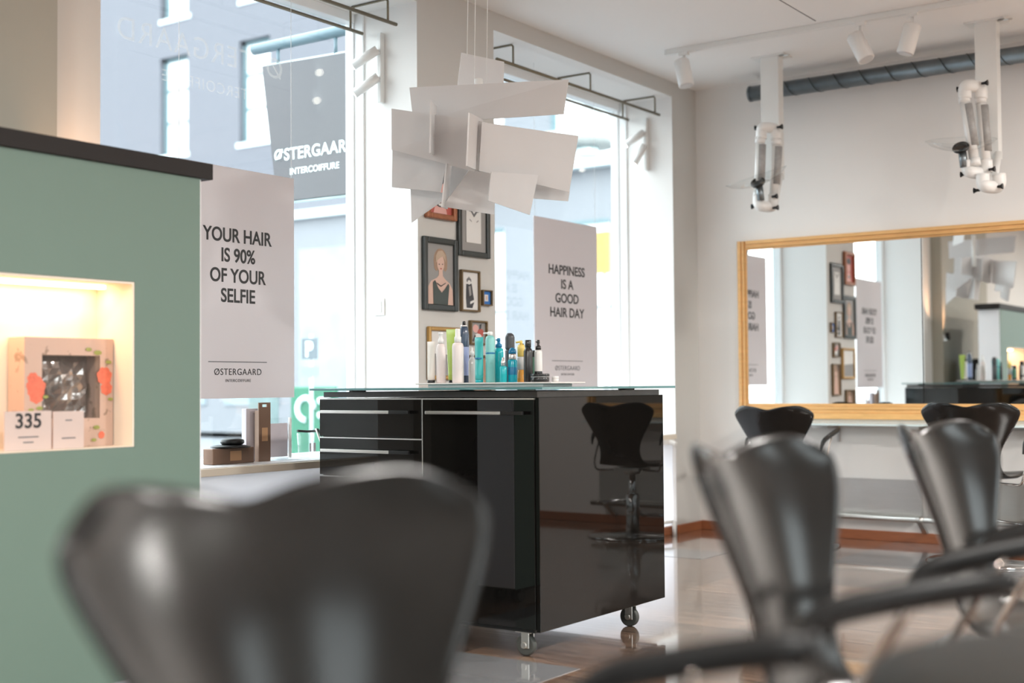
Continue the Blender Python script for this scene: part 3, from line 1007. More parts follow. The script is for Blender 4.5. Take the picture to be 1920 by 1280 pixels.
def caster(cx, cy_, label=None):
    b = BM()
    box(b, (cx - .035, cy_ - .03, .088), (cx + .035, cy_ + .03, .094))
    box(b, (cx - .016, cy_ - .019, .030), (cx + .018, cy_ - .015, .088)); box(b, (cx - .016, cy_ + .015, .030), (cx + .018, cy_ + .019, .088))
    tube(b, [(cx - .004, cy_ - .022, .04), (cx - .004, cy_ + .022, .04)], .012, 14)
    c = obj('caster', b, STEEL, t, bevel=.0015)
    b = BM()
    tube(b, [(cx - .004, cy_ - .012, .04), (cx - .004, cy_ - .009, .04), (cx - .004, cy_ + .009, .04), (cx - .004, cy_ + .012, .04)], .04, 28, r_list=[.035, .04, .04, .035])
    obj('wheel', b, RUBBER, c)


for cx, cy_ in ((-2.744, 3.985), (-2.718, 4.70), (-3.65, 3.985), (-3.65, 4.78)):
    caster(cx, cy_)

# tray and bottles
ZT = .993
t = thing('tray', 'shallow white tray carrying the hair products on the trolley', 'tray', (-3.08, 4.31, ZT))
b = BM()
tx0, tx1, ty0, ty1 = -3.43, -2.755, 4.175, 4.425
box(b, (tx0 + .05, ty0 + .02, ZT), (tx1 - .05, ty1 - .02, ZT + .012))
obj('base', b, WHITEPL, t, bevel=.003)
b = BM(); box(b, (tx0, ty0, ZT + .0122), (tx1, ty1, ZT + .018)); obj('rim', b, mat('pale_pink_tray', (.80, .72, .68), .35), t, bevel=.002)
ZB = ZT + .0185

GRP = 'hair products on the tray'


def pm(name, c, rough=.3, **k_):
    return mat(name, c, rough, **k_)


M_CREAM = pm('cream_tube', (.80, .73, .66)); M_PINKW = pm('pinkish_white_plastic', (.80, .70, .67)); M_LIME = pm('lime_green', (.46, .60, .12))
M_NAVY = pm('navy_can', (.03, .055, .10), .25, coat=.3); M_LAV = pm('lavender_label', (.30, .36, .58)); M_TEAL = pm('teal_tube', (.05, .45, .44))
M_TEALP = pm('pale_teal', (.22, .55, .52)); M_TURQ = pm('turquoise', (.01, .42, .47), .2); M_BLUE = pm('petrol_blue', (.01, .17, .34), .2); M_TB = pm('teal_blue', (.0, .34, .46), .2)
M_SILV = pm('silver_collar', (.75, .70, .68), .2, metal=.8); M_AMB = pm('amber_liquid', (.80, .36, .07), .15); M_YEL = pm('yellow_cap', (.78, .58, .16)); M_CLR = pm('milky_clear', (.70, .68, .66), .15)
M_BLK = pm('black_bottle', (.018, .016, .016), .25); M_DKG = pm('dark_green_label', (.10, .24, .16)); M_WHT = pm('white_bottle', (.82, .80, .78), .3); M_GREYC = pm('dark_grey_cap', (.06, .06, .065), .3)


def bottle(name, label, x, y, parts, cat='bottle'):
    t = thing(name, label, cat, (x, y, ZB), group=GRP)
    for (pn, m_, prof, *rest) in parts:
        b = BM()
        if prof == 'tubebody':
            w_, h_, d_ = rest
            seg = 24; rings = []
            for k_ in range(9):
                f_ = k_ / 8
                rx = d_ + (w_ - d_) * f_ ** .8; ry = d_ * (1 - f_) + .0015 * f_
                rings.append([b.verts.new((x + rx * math.cos(2 * math.pi * q / seg), y + ry * math.sin(2 * math.pi * q / seg), ZB + .012 + (h_ - .012) * f_)) for q in range(seg)])
            for i in range(8):
                for q in range(seg):
                    f = b.faces.new((rings[i][q], rings[i][(q + 1) % seg], rings[i + 1][(q + 1) % seg], rings[i + 1][q])); f.smooth = True
            b.faces.new(list(reversed(rings[0]))); b.faces.new(rings[-1])
        elif prof == 'nozzle':
            z_, L_, r_, ang = rest
            dx, dy = math.cos(ang), math.sin(ang)
            lathe(b, [(r_, z_), (r_ * 1.05, z_ + .012), (r_ * .8, z_ + .016)], (x, y, ZB), 16)
            tube(b, [(x, y, ZB + z_ + .011), (x + dx * L_, y + dy * L_, ZB + z_ + .009)], .0038, 10)
        elif prof == 'trigger':
            z_, r_ = rest
            lathe(b, [(r_, z_), (r_, z_ + .014), (r_ * .55, z_ + .018), (r_ * .45, z_ + .026), (r_ * .6, z_ + .028), (r_ * .5, z_ + .04)], (x, y, ZB), 16)
            tube(b, [(x, y, ZB + z_ + .034), (x - r_ * .9, y - r_ * .2, ZB + z_ + .032)], .003, 8)
        else:
            lathe(b, prof, (x, y, ZB), 24)
        obj(pn, b, m_, t)
    return t


def cyl(r_, z0, z1, c=.003):
    return [(r_ - c, z0), (r_, z0 + c), (r_, z1 - c), (r_ - c, z1)]


bottle('cream_tube', 'cream squeeze tube at the left end of the tray', -3.398, 4.24, [('body', M_CREAM, 'tubebody', .0205, .173, .016), ('cap', M_BLK, cyl(.016, 0, .0118, .001))], 'tube')
bottle('pump_bottle', 'pinkish white pump bottle beside the cream tube', -3.361, 4.26, [('body', M_PINKW, [(.018, 0), (.02, .004), (.02, .145), (.016, .158), (.009, .164)]), ('pump', M_WHT, [(.011, .1645), (.012, .18), (.008, .185), (.007, .2), (.010, .202), (.010, .211)])])
bottle('green_tube', 'lime green tube with a dark cap behind the white bottles', -3.388, 4.365, [('body', M_LIME, 'tubebody', .027, .228, .0125), ('cap', M_BLK, cyl(.012, 0, .0118, .001))], 'tube')
bottle('spray_bottle', 'tall white spray bottle in front of the navy can', -3.249, 4.23, [('body', M_PINKW, [(.022, 0), (.0241, .004), (.0241, .148), (.021, .160), (.013, .165)]), ('sprayer', M_WHT, [(.0145, .1655), (.0145, .187), (.011, .19), (.0105, .219), (.008, .222)])])
bottle('aerosol_can', 'tall navy aerosol can, tallest on the tray', -3.323, 4.37, [('body', M_NAVY, [(.018, 0), (.021, .003), (.021, .205), (.016, .232), (.014, .236)]), ('collar', M_SILV, cyl(.0145, .2365, .243, .001)), ('nozzle', M_BLK, [(.007, .2435), (.007, .258), (.004, .26)]), ('label', M_LAV, [(.0212, .03), (.0213, .031), (.0213, .15), (.0212, .151)])], 'can')
bottle('small_bottle', 'small clear white bottle between navy can and teal tube', -3.262, 4.345, [('body', M_CLR, [(.014, 0), (.016, .003), (.016, .09), (.007, .11)]), ('pump', M_WHT, [(.008, .1105), (.008, .13), (.004, .133), (.004, .147)])])
bottle('teal_tube', 'wide teal squeeze tube in the middle of the tray', -3.148, 4.24, [('body', M_TEAL, 'tubebody', .0215, .184, .017), ('cap', M_TURQ, cyl(.0165, 0, .0118, .001)), ('print', M_BLUE, [(.0176, .095), (.0178, .096), (.0178, .1), (.0176, .101)])], 'tube')
bottle('pump_bottle', 'pale teal pump bottle with clear white pump', -3.108, 4.262, [('body', M_TEALP, [(.018, 0), (.0195, .004), (.0195, .175), (.016, .186), (.010, .19)]), ('pump', M_WHT, 'nozzle', .1905, .03, .0105, R(190)), ('print', M_BLUE, [(.0196, .115), (.0197, .116), (.0197, .121), (.0196, .122)])])
bottle('turquoise_bottle', 'turquoise bottle with a blue pump head', -3.118, 4.335, [('body', M_TURQ, [(.018, 0), (.02, .004), (.02, .12), (.018, .138), (.011, .142)]), ('pump', M_BLUE, 'trigger', .1425, .014)])
bottle('dropper_bottle', 'small square-shouldered teal bottle with a pinkish silver cap', -3.02, 4.23, [('body', M_TURQ, [(.013, 0), (.0149, .002), (.0149, .06), (.012, .064)]), ('cap', M_SILV, [(.0095, .0645), (.0095, .084), (.006, .09), (.005, .1)])])
bottle('ribbed_bottle', 'dark bottle with a ribbed grey slanted cap at the back', -3.104, 4.395, [('body', M_GREYC, [(.019, 0), (.021, .004), (.021, .13), (.017, .136)]), ('cap', M_GREYC, [(.0175, .1365)] + [(.0195 + .0012 * (q % 2), .14 + .004 * q) for q in range(12)] + [(.017, .196), (.009, .204)])])
bottle('spray_bottle', 'petrol blue spray bottle with a silver collar', -2.998, 4.262, [('body', M_TB, [(.0175, 0), (.0193, .003), (.0193, .085), (.017, .09)]), ('collar', M_SILV, cyl(.015, .0905, .114, .002)), ('cap', M_BLUE, [(.0155, .1145), (.016, .124), (.012, .133), (.006, .139)]), ('label', M_BLUE, [(.0195, .03), (.0196, .031), (.0196, .06), (.0195, .061)])])
bottle('oil_bottle', 'clear bottle of amber oil with a yellow pump cap', -2.994, 4.318, [('body', M_AMB, [(.0150, 0), (.0165, .003), (.0165, .05)]), ('shoulder', M_CLR, [(.0165, .0505), (.0165, .098), (.0135, .103)]), ('cap', M_YEL, [(.0135, .1035), (.0155, .106), (.0155, .140), (.013, .152)]), ('pump', M_YEL, 'nozzle', .1525, .022, .006, R(200))])
bottle('slim_bottle', 'slim black bottle half hidden behind the yellow cap', -3.046, 4.40, [('body', M_BLK, [(.009, 0), (.011, .003), (.011, .12), (.007, .125)]), ('cap', M_BLK, cyl(.0075, .1255, .159, .001))])
bottle('black_bottle', 'black bottle with a straight black cap', -2.913, 4.25, [('body', M_BLK, [(.0165, 0), (.018, .003), (.018, .122), (.013, .134), (.010, .136)]), ('cap', M_BLK, cyl(.0125, .1365, .167, .0015))])
bottle('labelled_bottle', 'dark bottle with a green printed label behind the black one', -2.945, 4.345, [('body', M_BLK, [(.0155, 0), (.017, .003), (.017, .115), (.012, .128)]), ('label', M_DKG, [(.0172, .02), (.0173, .021), (.0173, .1), (.0172, .101)])])
bottle('spray_bottle', 'clear white spray bottle with a black pump at the right', -2.888, 4.285, [('body', M_CLR, [(.0145, 0), (.0159, .003), (.0159, .118), (.013, .127)]), ('pump', M_BLK, 'trigger', .1275, .011), ('print', M_BLK, [(.0160, .03), (.0161, .031), (.0161, .042), (.0160, .043)])])
bottle('hair_wax_jar', 'flat black jar with a black lid in front', -2.834, 4.215, [('body', M_BLK, cyl(.0365, 0, .019, .002)), ('band', M_WHT, cyl(.0355, .0192, .0205, .0002)), ('lid', M_BLK, cyl(.0375, .0207, .032, .002))], 'jar')
bottle('small_jar', 'tiny pale jar at the right end of the tray', -2.795, 4.265, [('body', M_CLR, cyl(.0136, 0, .014, .002)), ('lid', M_WHT, cyl(.0138, .0142, .022, .001))], 'jar')

# ------------------------------------------------------------------ pendant lamp
PAN = [
 [(-3.398, 4.462, 2.447), (-3.276, 4.61, 2.418), (-3.285, 4.612, 2.222), (-3.427, 4.451, 2.212)],
 [(-3.523, 4.259, 2.274), (-2.87, 4.499, 2.261), (-2.89, 4.49, 2.118), (-3.512, 4.273, 2.119)],
 [(-3.51, 4.126, 2.159), (-3.129, 4.275, 2.079), (-3.173, 4.252, 1.876), (-3.514, 4.13, 1.987)],
 [(-3.133, 4.248, 2.075), (-2.859, 4.552, 2.033), (-2.896, 4.536, 1.8), (-3.147, 4.246, 1.877)],
 [(-3.201, 4.002, 2.131), (-3.401, 4.287, 2.181), (-3.406, 4.292, 1.971), (-3.21, 4.004, 1.922)],
 [(-3.067, 4.074, 2.077), (-3.202, 4.345, 2.111), (-3.215, 4.345, 1.892), (-3.08, 4.074, 1.867)],
 [(-3.563, 4.193, 2.001), (-3.341, 4.279, 1.933), (-3.364, 4.267, 1.812), (-3.569, 4.195, 1.843)],
 [(-3.543, 4.287, 1.854), (-3.411, 4.356, 1.822), (-3.423, 4.349, 1.786), (-3.543, 4.293, 1.7)],
 [(-3.267, 4.184, 1.912), (-3.41, 4.401, 1.947), (-3.43, 4.394, 1.759), (-3.288, 4.177, 1.733)],
 [(-3.441, 4.402, 1.974), (-3.25, 4.489, 1.931), (-3.27, 4.477, 1.908), (-3.441, 4.409, 1.812)],
 [(-3.287, 4.366, 1.912), (-3.23, 4.48, 1.907), (-3.242, 4.479, 1.729), (-3.36, 4.272, 1.751)],
 [(-3.071, 4.227, 1.862), (-2.95, 4.386, 1.858), (-2.982, 4.369, 1.695), (-3.085, 4.222, 1.746)],
 [(-3.047, 4.514, 1.846), (-2.942, 4.613, 1.818), (-2.949, 4.61, 1.775), (-3.058, 4.509, 1.785)],
]
t = thing('pendant_lamp', 'white pendant lamp of crossed flat panels hanging above the black trolley', 'lamp', (-3.23, 4.39, 1.7))
for q in PAN:
    b = BM(); prism(b, q, .006); obj('panel', b, LAMPW, t)
b = BM()
tube(b, [(-3.26, 4.40, 2.02), (-3.26, 4.40, 2.30)], .018, 12); obj('socket', b, WHITEPL, t)
for (x, y, z) in ((-3.358, 4.45, 2.42), (-3.32, 4.45, 2.30), (-3.255, 4.45, 2.28)):
    b = BM(); tube(b, [(x, y, z), (x + .04, y - .03, ZC)], .0016, 6); obj('cable', b, WHITEPL, t)
b = BM(); lathe(b, [(.06, ZC - .03), (.065, ZC - .002)], (-3.27, 4.42, 0), 24); obj('canopy', b, WHITEPL, t)

# ------------------------------------------------------------------ track light
t = thing('track_light', 'white ceiling track with three cylinder spotlights before the mirror wall', 'track light', (-1.5, 7.0, ZC - .03))
boxobj('track', (-3.76, 6.982, ZC - .032), (1.2, 7.018, ZC - .0005), PALEMETAL, t, bevel=.002)
for (xs, p0, p1) in ((-3.634, (-3.651, 2.955), (-3.612, 2.80)), (-2.533, (-2.565, 2.935), (-2.495, 2.79)), (-2.242, (-2.240, 2.94), (-2.28, 2.79)), (-.6, (-.6, 2.94), (-.57, 2.79))):
    b = BM()
    a_ = Vector((p0[0], 7.0, p0[1])); c_ = Vector((p1[0], 6.985, p1[1]))
    d_ = (c_ - a_).normalized()
    box(b, (xs - .03, 6.985, ZC - .05), (xs + .03, 7.015, ZC - .032))
    tube(b, [(xs, 7.0, ZC - .05), (xs, 7.0, p0[1] - .005), a_ + d_ * .03], .008, 10)
    tube(b, [a_ + d_ * -.008, a_, c_ - d_ * .004, c_], .047, 24, r_list=[.040, .047, .047, .044])
    h_ = obj('spot_head', b, WHITEPL, t)
    b = BM(); tube(b, [c_ + d_ * .0003, c_ + d_ * .003], .038, 20); obj('bulb', b, mat('spot_glass', (.6, .6, .6), .3), h_)

# ------------------------------------------------------------------ spiral duct
t = thing('ventilation_duct', 'round galvanised spiral duct running under the ceiling of the mirror wall', 'duct', (-1.2, 7.93, 2.87))
b = BM()
tube(b, [(-3.62, 7.93, 2.922), (1.6, 7.93, 2.922)], .05, 24)
obj('pipe', b, GALV, t)
b = BM()
pts = []
for k in range(31 * 12 + 1):
    a = 2 * math.pi * k / 12
    pts.append((-3.60 + 5.19 * k / 372, 7.93 + .0505 * math.cos(a), 2.922 + .0505 * math.sin(a)))
tube(b, pts, .0034, 5)
obj('seam', b, GALVSEAM, t)
b = BM(); tube(b, [(-3.632, 7.93, 2.922), (-3.62, 7.93, 2.922)], .053, 24); obj('end_cap', b, GALV, t)
for x in (-1.2, .6):
    b = BM(); tube(b, [(x + .054 * 0, 7.93 + .054 * math.cos(a), 2.922 + .054 * math.sin(a)) for a in [k * math.pi / 12 for k in range(24)]], .004, 6, closed=True)
    box(b, (x - .01, 7.925, 2.976), (x + .01, 7.935, ZC)); obj('hanger', b, GALV, t)

# ------------------------------------------------------------------ extraction arms
def extractor(label, xc, zb, top, tubes, low, hood, dish, knobs, mount):
    t = thing('extraction_arm', label, 'extraction arm', (xc, 7.53, zb))
    boxobj('column', (xc - .06, 7.50, zb), (xc + .06, 7.575, ZC - .004), PALEMETAL, t, bevel=.002)
    boxobj('ceiling_plate', (xc - .11, 7.47, ZC - .008), (xc + .11, 7.60, ZC - .0005), PALEMETAL, t)
    b = BM(); tube(b, [(xc + .07, 7.50, ZC - .012), (xc + .16, 7.44, ZC - .03)], .006, 8); obj('stay', b, STEEL, t)
    YF, YR = 7.36, 7.42
    GREYT = mat('grey_flexible_section', (.35, .34, .33), .35, var=.3, scale=50)
    (a0, a1), (b0, b1) = tubes
    for (p, q, y) in ((a0, a1, YF), (b0, b1, YR)):
        P0 = Vector((p[0], y, p[1])); P1 = Vector((q[0], y, q[1]))
        b = BM(); tube(b, [P0, P0.lerp(P1, .10)], .031, 18); tube(b, [P0.lerp(P1, .9), P1], .031, 18); tube(b, [P0.lerp(P1, .10), P0.lerp(P1, .9)], .027, 18)
        s = obj('tube', b, WHITEPL, t)
        b = BM()
        sd = Vector((.012, -.001, 0))
        tube(b, [P0.lerp(P1, .13) + sd, P0.lerp(P1, .72) + sd], .0268, 18); obj('grey_inlay', b, GREYT, s)
    # elbows
    for (cx, cz, rad) in top:
        b = BM(); tube(b, smooth_path([(cx - .035, YF, cz - .05), (cx - .035, YF, cz), (cx - .02, YF, cz + .02), (cx + .02, YR, cz + .02), (cx + .035, YR, cz), (cx + .035, YR, cz - .05)], 4), rad, 16)
        obj('joint', b, WHITEPL, t)
    for (cx, cz, rad, w_) in low:
        b = BM(); tube(b, smooth_path([(cx - w_, YF, cz + .05), (cx - w_, YF, cz), (cx - w_ * .5, YF, cz - .02), (cx + w_ * .5, YR, cz - .02), (cx + w_, YR, cz), (cx + w_, YR, cz + .05)], 4), rad, 16)
        obj('joint', b, WHITEPL, t)
    for (kx, kz, s) in knobs:
        b = BM(); tube(b, [(kx, 7.385, kz), (kx + s * .018, 7.385, kz), (kx + s * .034, 7.385, kz)], .01, 12, r_list=[.007, .008, .017]); obj('knob', b, BLACKPLASTIC, t)
    # hood: short neck, black collar and a clear dish
    hx, hz = hood
    b = BM(); tube(b, [(hx + .012, YF - .02, hz - .11), (hx + .006, YF - .03, hz - .02)], .022, 16); obj('neck', b, GALV, t)
    b = BM()
    n_ = Vector((.0, -.74, .67)).normalized(); u_ = n_.cross(Vector((0, 0, 1))).normalized(); v_ = n_.cross(u_)
    c_ = Vector((hx, YF - .035, hz))
    tube(b, [c_ + (u_ * math.cos(a) + v_ * math.sin(a)) * .036 for a in [k * math.pi / 12 for k in range(24)]], .011, 8, closed=True)
    tube(b, [c_ - n_ * .015, c_ + n_ * .002], .027, 16)
    obj('collar', b, BLACKPLASTIC, t)
    b = BM()
    tl = dish
    rings = []
    n2 = Vector((tl, -.25, 1)).normalized(); u3 = Vector((1, 0, -tl)).normalized(); v3 = n2.cross(u3)
    for rr_, h_ in ((.04, 0), (.10, .012), (.16, .035), (.19, .06)):
        rings.append([b.verts.new(c_ + u3 * rr_ * math.cos(2 * math.pi * k / 32) + v3 * rr_ * math.sin(2 * math.pi * k / 32) + n2 * (h_ - .02)) for k in range(32)])
    for i in range(3):
        for k in range(32):
            f = b.faces.new((rings[i][k], rings[i][(k + 1) % 32], rings[i + 1][(k + 1) % 32], rings[i + 1][k])); f.smooth = True
    tube(b, [v.co.copy() for v in rings[-1]], .0025, 6, closed=True)
    obj('dish', b, CLEAR, t, recalc=False)
    # link from the column to the arm
    b = BM(); tube(b, [(mount[0], 7.52, zb + .03), (mount[0], 7.45, mount[1]), (mount[0], YR, mount[1])], .022, 14); obj('link', b, WHITEPL, t)
    return t


extractor('white extraction arm hanging at the end of the duct near the corner', -3.302, 2.268,
          [(-3.262, 2.545, .033)], [((-3.305, 2.51), (-3.324, 2.14)), ((-3.224, 2.50), (-3.252, 2.11))], [(-3.288, 2.105, .034, .034)],
          (-3.309, 2.226), -.22, [(-3.315, 2.575, -1), (-3.205, 2.562, 1), (-3.345, 2.09, -1), (-3.24, 2.07, 1), (-3.245, 2.14, 1)], (-3.25, 2.13))
extractor('white extraction arm with two slanting tubes hanging above the long mirror', -1.99, 2.255,
          [(-2.035, 2.63, .036)], [((-2.078, 2.60), (-2.020, 2.20)), ((-2.002, 2.60), (-1.975, 2.16))], [(-1.945, 2.10, .036, .036), (-2.02, 2.185, .034, .042)],
          (-2.088, 2.304), .10, [(-2.085, 2.645, -1), (-1.985, 2.66, 1), (-2.075, 2.162, -1), (-1.955, 2.175, 1), (-2.005, 2.065, -1), (-1.915, 2.075, 1)], (-1.94, 2.16))

# ------------------------------------------------------------------ mirror, shelf, foot rail
t = thing('wall_mirror', 'long wall mirror in a moulded honey gold wooden frame', 'mirror', (-2.05, YB, .765))
MX0, MX1, MZ0, MZ1 = -3.803, -.29, .765, 1.962
yb = YB - .0015


def moulding(bm, ax, a, c, fixed_lo, fixed_hi):
    """three stepped strips"""
    w_ = fixed_hi - fixed_lo
    for (s0, s1, d_) in ((0, .45, .034), (.45, .72, .026), (.72, 1, .018)):
        yield (fixed_lo + w_ * s0, fixed_lo + w_ * s1, d_)


b = BM()
for s0, s1, d_ in ((0, .38, .036), (.38, .62, .026), (.62, .80, .032), (.80, 1, .020)):
    f = .062
    box(b, (MX0 + f * s0, yb - d_, MZ0), (MX0 + f * s1, yb, MZ1)); box(b, (MX1 - f * s1, yb - d_, MZ0), (MX1 - f * s0, yb, MZ1))
    box(b, (MX0 + f, yb - d_, MZ1 - f * s1), (MX1 - f, yb, MZ1 - f * s0))
    g = .10
    box(b, (MX0 + f, yb - d_, MZ0 + g * s0), (MX1 - f, yb, MZ0 + g * s1))
obj('frame', b, GOLDWOOD, t, bevel=.003)
boxobj('backing', (MX0 + .06, yb - .004, MZ0 + .09), (MX1 - .06, yb, MZ1 - .06), DARKTOP, t)
for a, c in ((MX0 + .062, -2.5625), (-2.5575, -1.4625), (-1.4575, MX1 - .062)):
    boxobj('mirror_pane', (a, yb - .012, MZ0 + .1), (c, yb - .004, MZ1 - .062), MIRROR, t)

t = thing('wall_shelf', 'thin frosted glass shelf on metal brackets under the mirror', 'shelf', (-2.05, YB, .73))
b = BM(); box(b, (-3.72, YB - .21, .729), (-.35, YB - .001, .741)); obj('shelf_board', b, SHELFGLASS, t, bevel=.002)
for x in (-3.17, -2.59, -1.95, -1.3, -.7):
    b = BM(); box(b, (x - .055, YB - .20, .711), (x + .055, YB - .001, .729)); box(b, (x + .045, YB - .012, .62), (x + .055, YB - .001, .711)); obj('bracket', b, STEEL, t)

t = thing('foot_rail', 'brushed steel kick plates and round foot rail along the mirror wall', 'foot rail', (-2.05, YB, 0))
for a, c in ((-3.62, -2.58), (-2.54, -1.46), (-1.42, -.38)):
    b = BM(); box(b, (a, YB - .02, .172), (c, YB - .001, .388)); box(b, (a, YB - .05, .165), (c, YB - .001, .172)); obj('kick_plate', b, STEEL, t)
b = BM(); tube(b, [(-3.62, YB - .13, .155), (-.38, YB - .13, .155)], .017, 16); obj('rail', b, STEEL, t)
for x in (-3.5, -2.56, -1.44, -.5):
    b = BM(); tube(b, [(x - .022, YB - .13, .155), (x + .022, YB - .13, .155)], .0195, 16)
    prism(b, [(x - .004, YB - .14, .14), (x - .004, YB - .10, .14), (x - .004, YB - .001, .062), (x - .004, YB - .03, .062)], .03)
    obj('rail_bracket', b, STEEL, t)

# ------------------------------------------------------------------ chairs
def chair_shell():
    prof = [(.235, -.045), (.222, -.016), (.185, .0), (.10, .0), (0, -.012), (-.09, -.018), (-.15, -.006), (-.187, .03), (-.208, .085), (-.225, .15), (-.246, .22), (-.270, .29), (-.290, .338), (-.302, .366), (-.308, .384)]
    half = [.150, .190, .212, .232, .226, .202, .176, .150, .140, .156, .198, .242, .264, .262, .242]
    curl = [0, 0, 0, 0, .004, .01, .016, .022, .03, .040, .055, .072, .082, .086, .088]     # forward wrap of the wings
    bm = BM()
    nt_ = 12
    rows = []
    N = len(prof)
    for i in range(N):
        y, z = prof[i]
        row = []
        top = max(0., (i - (N - 4)) / 3)
        for j in range(nt_ + 1):
            s = -1 + 2 * j / nt_
            a = abs(s)
            hz = .030 * (1 - ((a - .76) / .76) ** 2)
            if a > .84:
                hz -= .030 * ((a - .84) / .16) ** 2
            dz = top ** 1.5 * (hz - .012)
            wrap = curl[i] * a ** 2.2
            seat_up = .012 * a ** 2 if i < 6 else 0
            row.append(bm.verts.new((s * half[i], y + wrap - top * dz * .3, z + dz + seat_up)))
        rows.append(row)
    for i in range(N - 1):
        for j in range(nt_):
            f = bm.faces.new((rows[i][j], rows[i][j + 1], rows[i + 1][j + 1], rows[i + 1][j])); f.smooth = True
    return bm


def make_chair(label, group):
    """local frame: +Y is the way the chair faces, seat at z = .5"""
    t = thing('salon_chair', label, 'chair', (0, 0, 0), 0, group)
    H = .515
    bm = chair_shell()
    bmesh.ops.translate(bm, verts=bm.verts[:], vec=(0, 0, H))
    o = obj('shell', bm, BLACKLEATHER, t, local=True)
    so = o.modifiers.new('solid', 'SOLIDIFY'); so.thickness = .014; so.offset = 0
    su = o.modifiers.new('sub', 'SUBSURF'); su.levels = 2; su.render_levels = 2
    o['lifts'] = True
    for s in (-1, 1):
        b = BM()
        path = smooth_path([(s * .06, -.02, H - .045), (s * .18, -.05, H - .05), (s * .225, -.07, H - .045), (s * .242, -.07, H + .0), (s * .248, -.03, H + .07), (s * .252, .06, H + .215)], 6)
        tube(b, path, .0065, 10)
        a = obj('armrest', b, DARKCHROME, t, local=True); a['lifts'] = True
        b = BM()
        pp = smooth_path([(s * .246, -.095, H + .12), (s * .250, -.08, H + .16), (s * .252, -.045, H + .190), (s * .254, .03, H + .214), (s * .254, .10, H + .232), (s * .25, .185, H + .25)], 6)
        n_ = len(pp)
        rl = [.008 + .010 * min(1, k / 8) * min(1, (n_ - k) / 3) for k in range(n_)]
        tube(b, pp, .02, 14, r_list=rl, flat=.62)
        obj('arm_pad', b, BLACKPLASTIC, a, local=True)
    b = BM(); box(b, (-.09, -.09, H - .05), (.09, .09, H - .032)); lathe(b, [(.05, H - .075), (.06, H - .05)], (0, 0, 0), 20)
    o = obj('seat_plate', b, STEEL, t, local=True); o['lifts'] = True
    b = BM(); lathe(b, [(.024, H - .30), (.024, H - .06)], (0, 0, 0), 20); o = obj('piston', b, CHROME, t, local=True); o['lifts'] = True
    b = BM(); lathe(b, [(.045, .02), (.045, .27), (.036, .28)], (0, 0, 0), 24); obj('column', b, CHROME, t, local=True)
    b = BM(); lathe(b, [(.295, 0), (.30, .006), (.285, .016), (.08, .026), (.05, .03)], (0, 0, 0), 48); obj('base', b, CHROME, t, local=True)
    b = BM(); tube(b, smooth_path([(.03, .03, .24), (.18, .03, .22), (.25, -.02, .215)], 5), .008, 8); obj('pump_lever', b, CHROME, t, local=True)
    b = BM()
    tube(b, smooth_path([(0, .04, .2), (0, .14, .13), (0, .24, .12)], 5), .012, 10); tube(b, [(-.14, .24, .12), (.14, .24, .12)], .011, 10)
    obj('footrest', b, CHROME, t, local=True)
    return t


GRPM = 'salon chairs facing the long mirror'
GRPR = 'salon chairs along the right hand row'
def seat_at(bx, by, phi):
    """root position and turn of a chair whose back stands at (bx, by) and that faces phi degrees clockwise from +Y"""
    f_ = Vector((math.sin(R(phi)), math.cos(R(phi)), 0))
    return Vector((bx, by, 0)) + f_ * .28, R(-phi)


first = make_chair('black salon chair filling the foreground, its curved back cut by the lower edge', GRPR)
p_, z_ = seat_at(-.93, .895, 94)
first.location = p_; first.rotation_euler = (0, 0, z_)
for (bx, by, phi, lift, lab, g_) in (
        (-.873, 1.842, 88, .0, 'black salon chair seen from its side in front of the left end of the mirror', GRPR),
        (-.886, 2.817, 93, .0, 'black salon chair seen from its side below the right hand extraction arm', GRPR),
        (-3.24, 7.28, 2, -.050, 'black salon chair facing the mirror near the room corner', GRPM),
        (-2.02, 7.10, -2, -.025, 'black salon chair facing the mirror, half hidden by the chair before it', GRPM),
        (-1.02, 7.20, 4, -.03, 'black salon chair at the mirror seen only in the trolley side', GRPM)):
    p_, z_ = seat_at(bx, by, phi)
    dup(first, p_, z_, lab, g_, lift=lift)

# round stool at the lower right
t = thing('salon_stool', 'round black cushioned stool at the bottom right, cut by the frame', 'stool', (-.19, 1.13, 0))
b = BM(); lathe(b, [(.10, .685), (.185, .69), (.21, .705), (.218, .735), (.208, .762), (.17, .774), (.05, .778)], (-.19, 1.13, 0), 40); obj('cushion', b, mat('matt_black_vinyl', (.012, .012, .011), .5, var=.15, spec=.25), t)
b = BM(); lathe(b, [(.022, .06), (.022, .684)], (-.19, 1.13, 0), 20); obj('piston', b, CHROME, t)
for k in range(5):
    a = k * 2 * math.pi / 5
    b = BM(); tube(b, [(-.19 + .03 * math.cos(a), 1.13 + .03 * math.sin(a), .09), (-.19 + .17 * math.cos(a), 1.13 + .17 * math.sin(a), .065)], .014, 10)
    lg = obj('leg', b, CHROME, t)
    b = BM(); tube(b, [(-.19 + .17 * math.cos(a) - .01, 1.13 + .17 * math.sin(a), .026), (-.19 + .17 * math.cos(a) + .01, 1.13 + .17 * math.sin(a), .026)], .026, 14)
    tube(b, [(-.19 + .17 * math.cos(a), 1.13 + .17 * math.sin(a), .03), (-.19 + .17 * math.cos(a), 1.13 + .17 * math.sin(a), .066)], .007, 8)
    obj('wheel', b, RUBBER, lg)

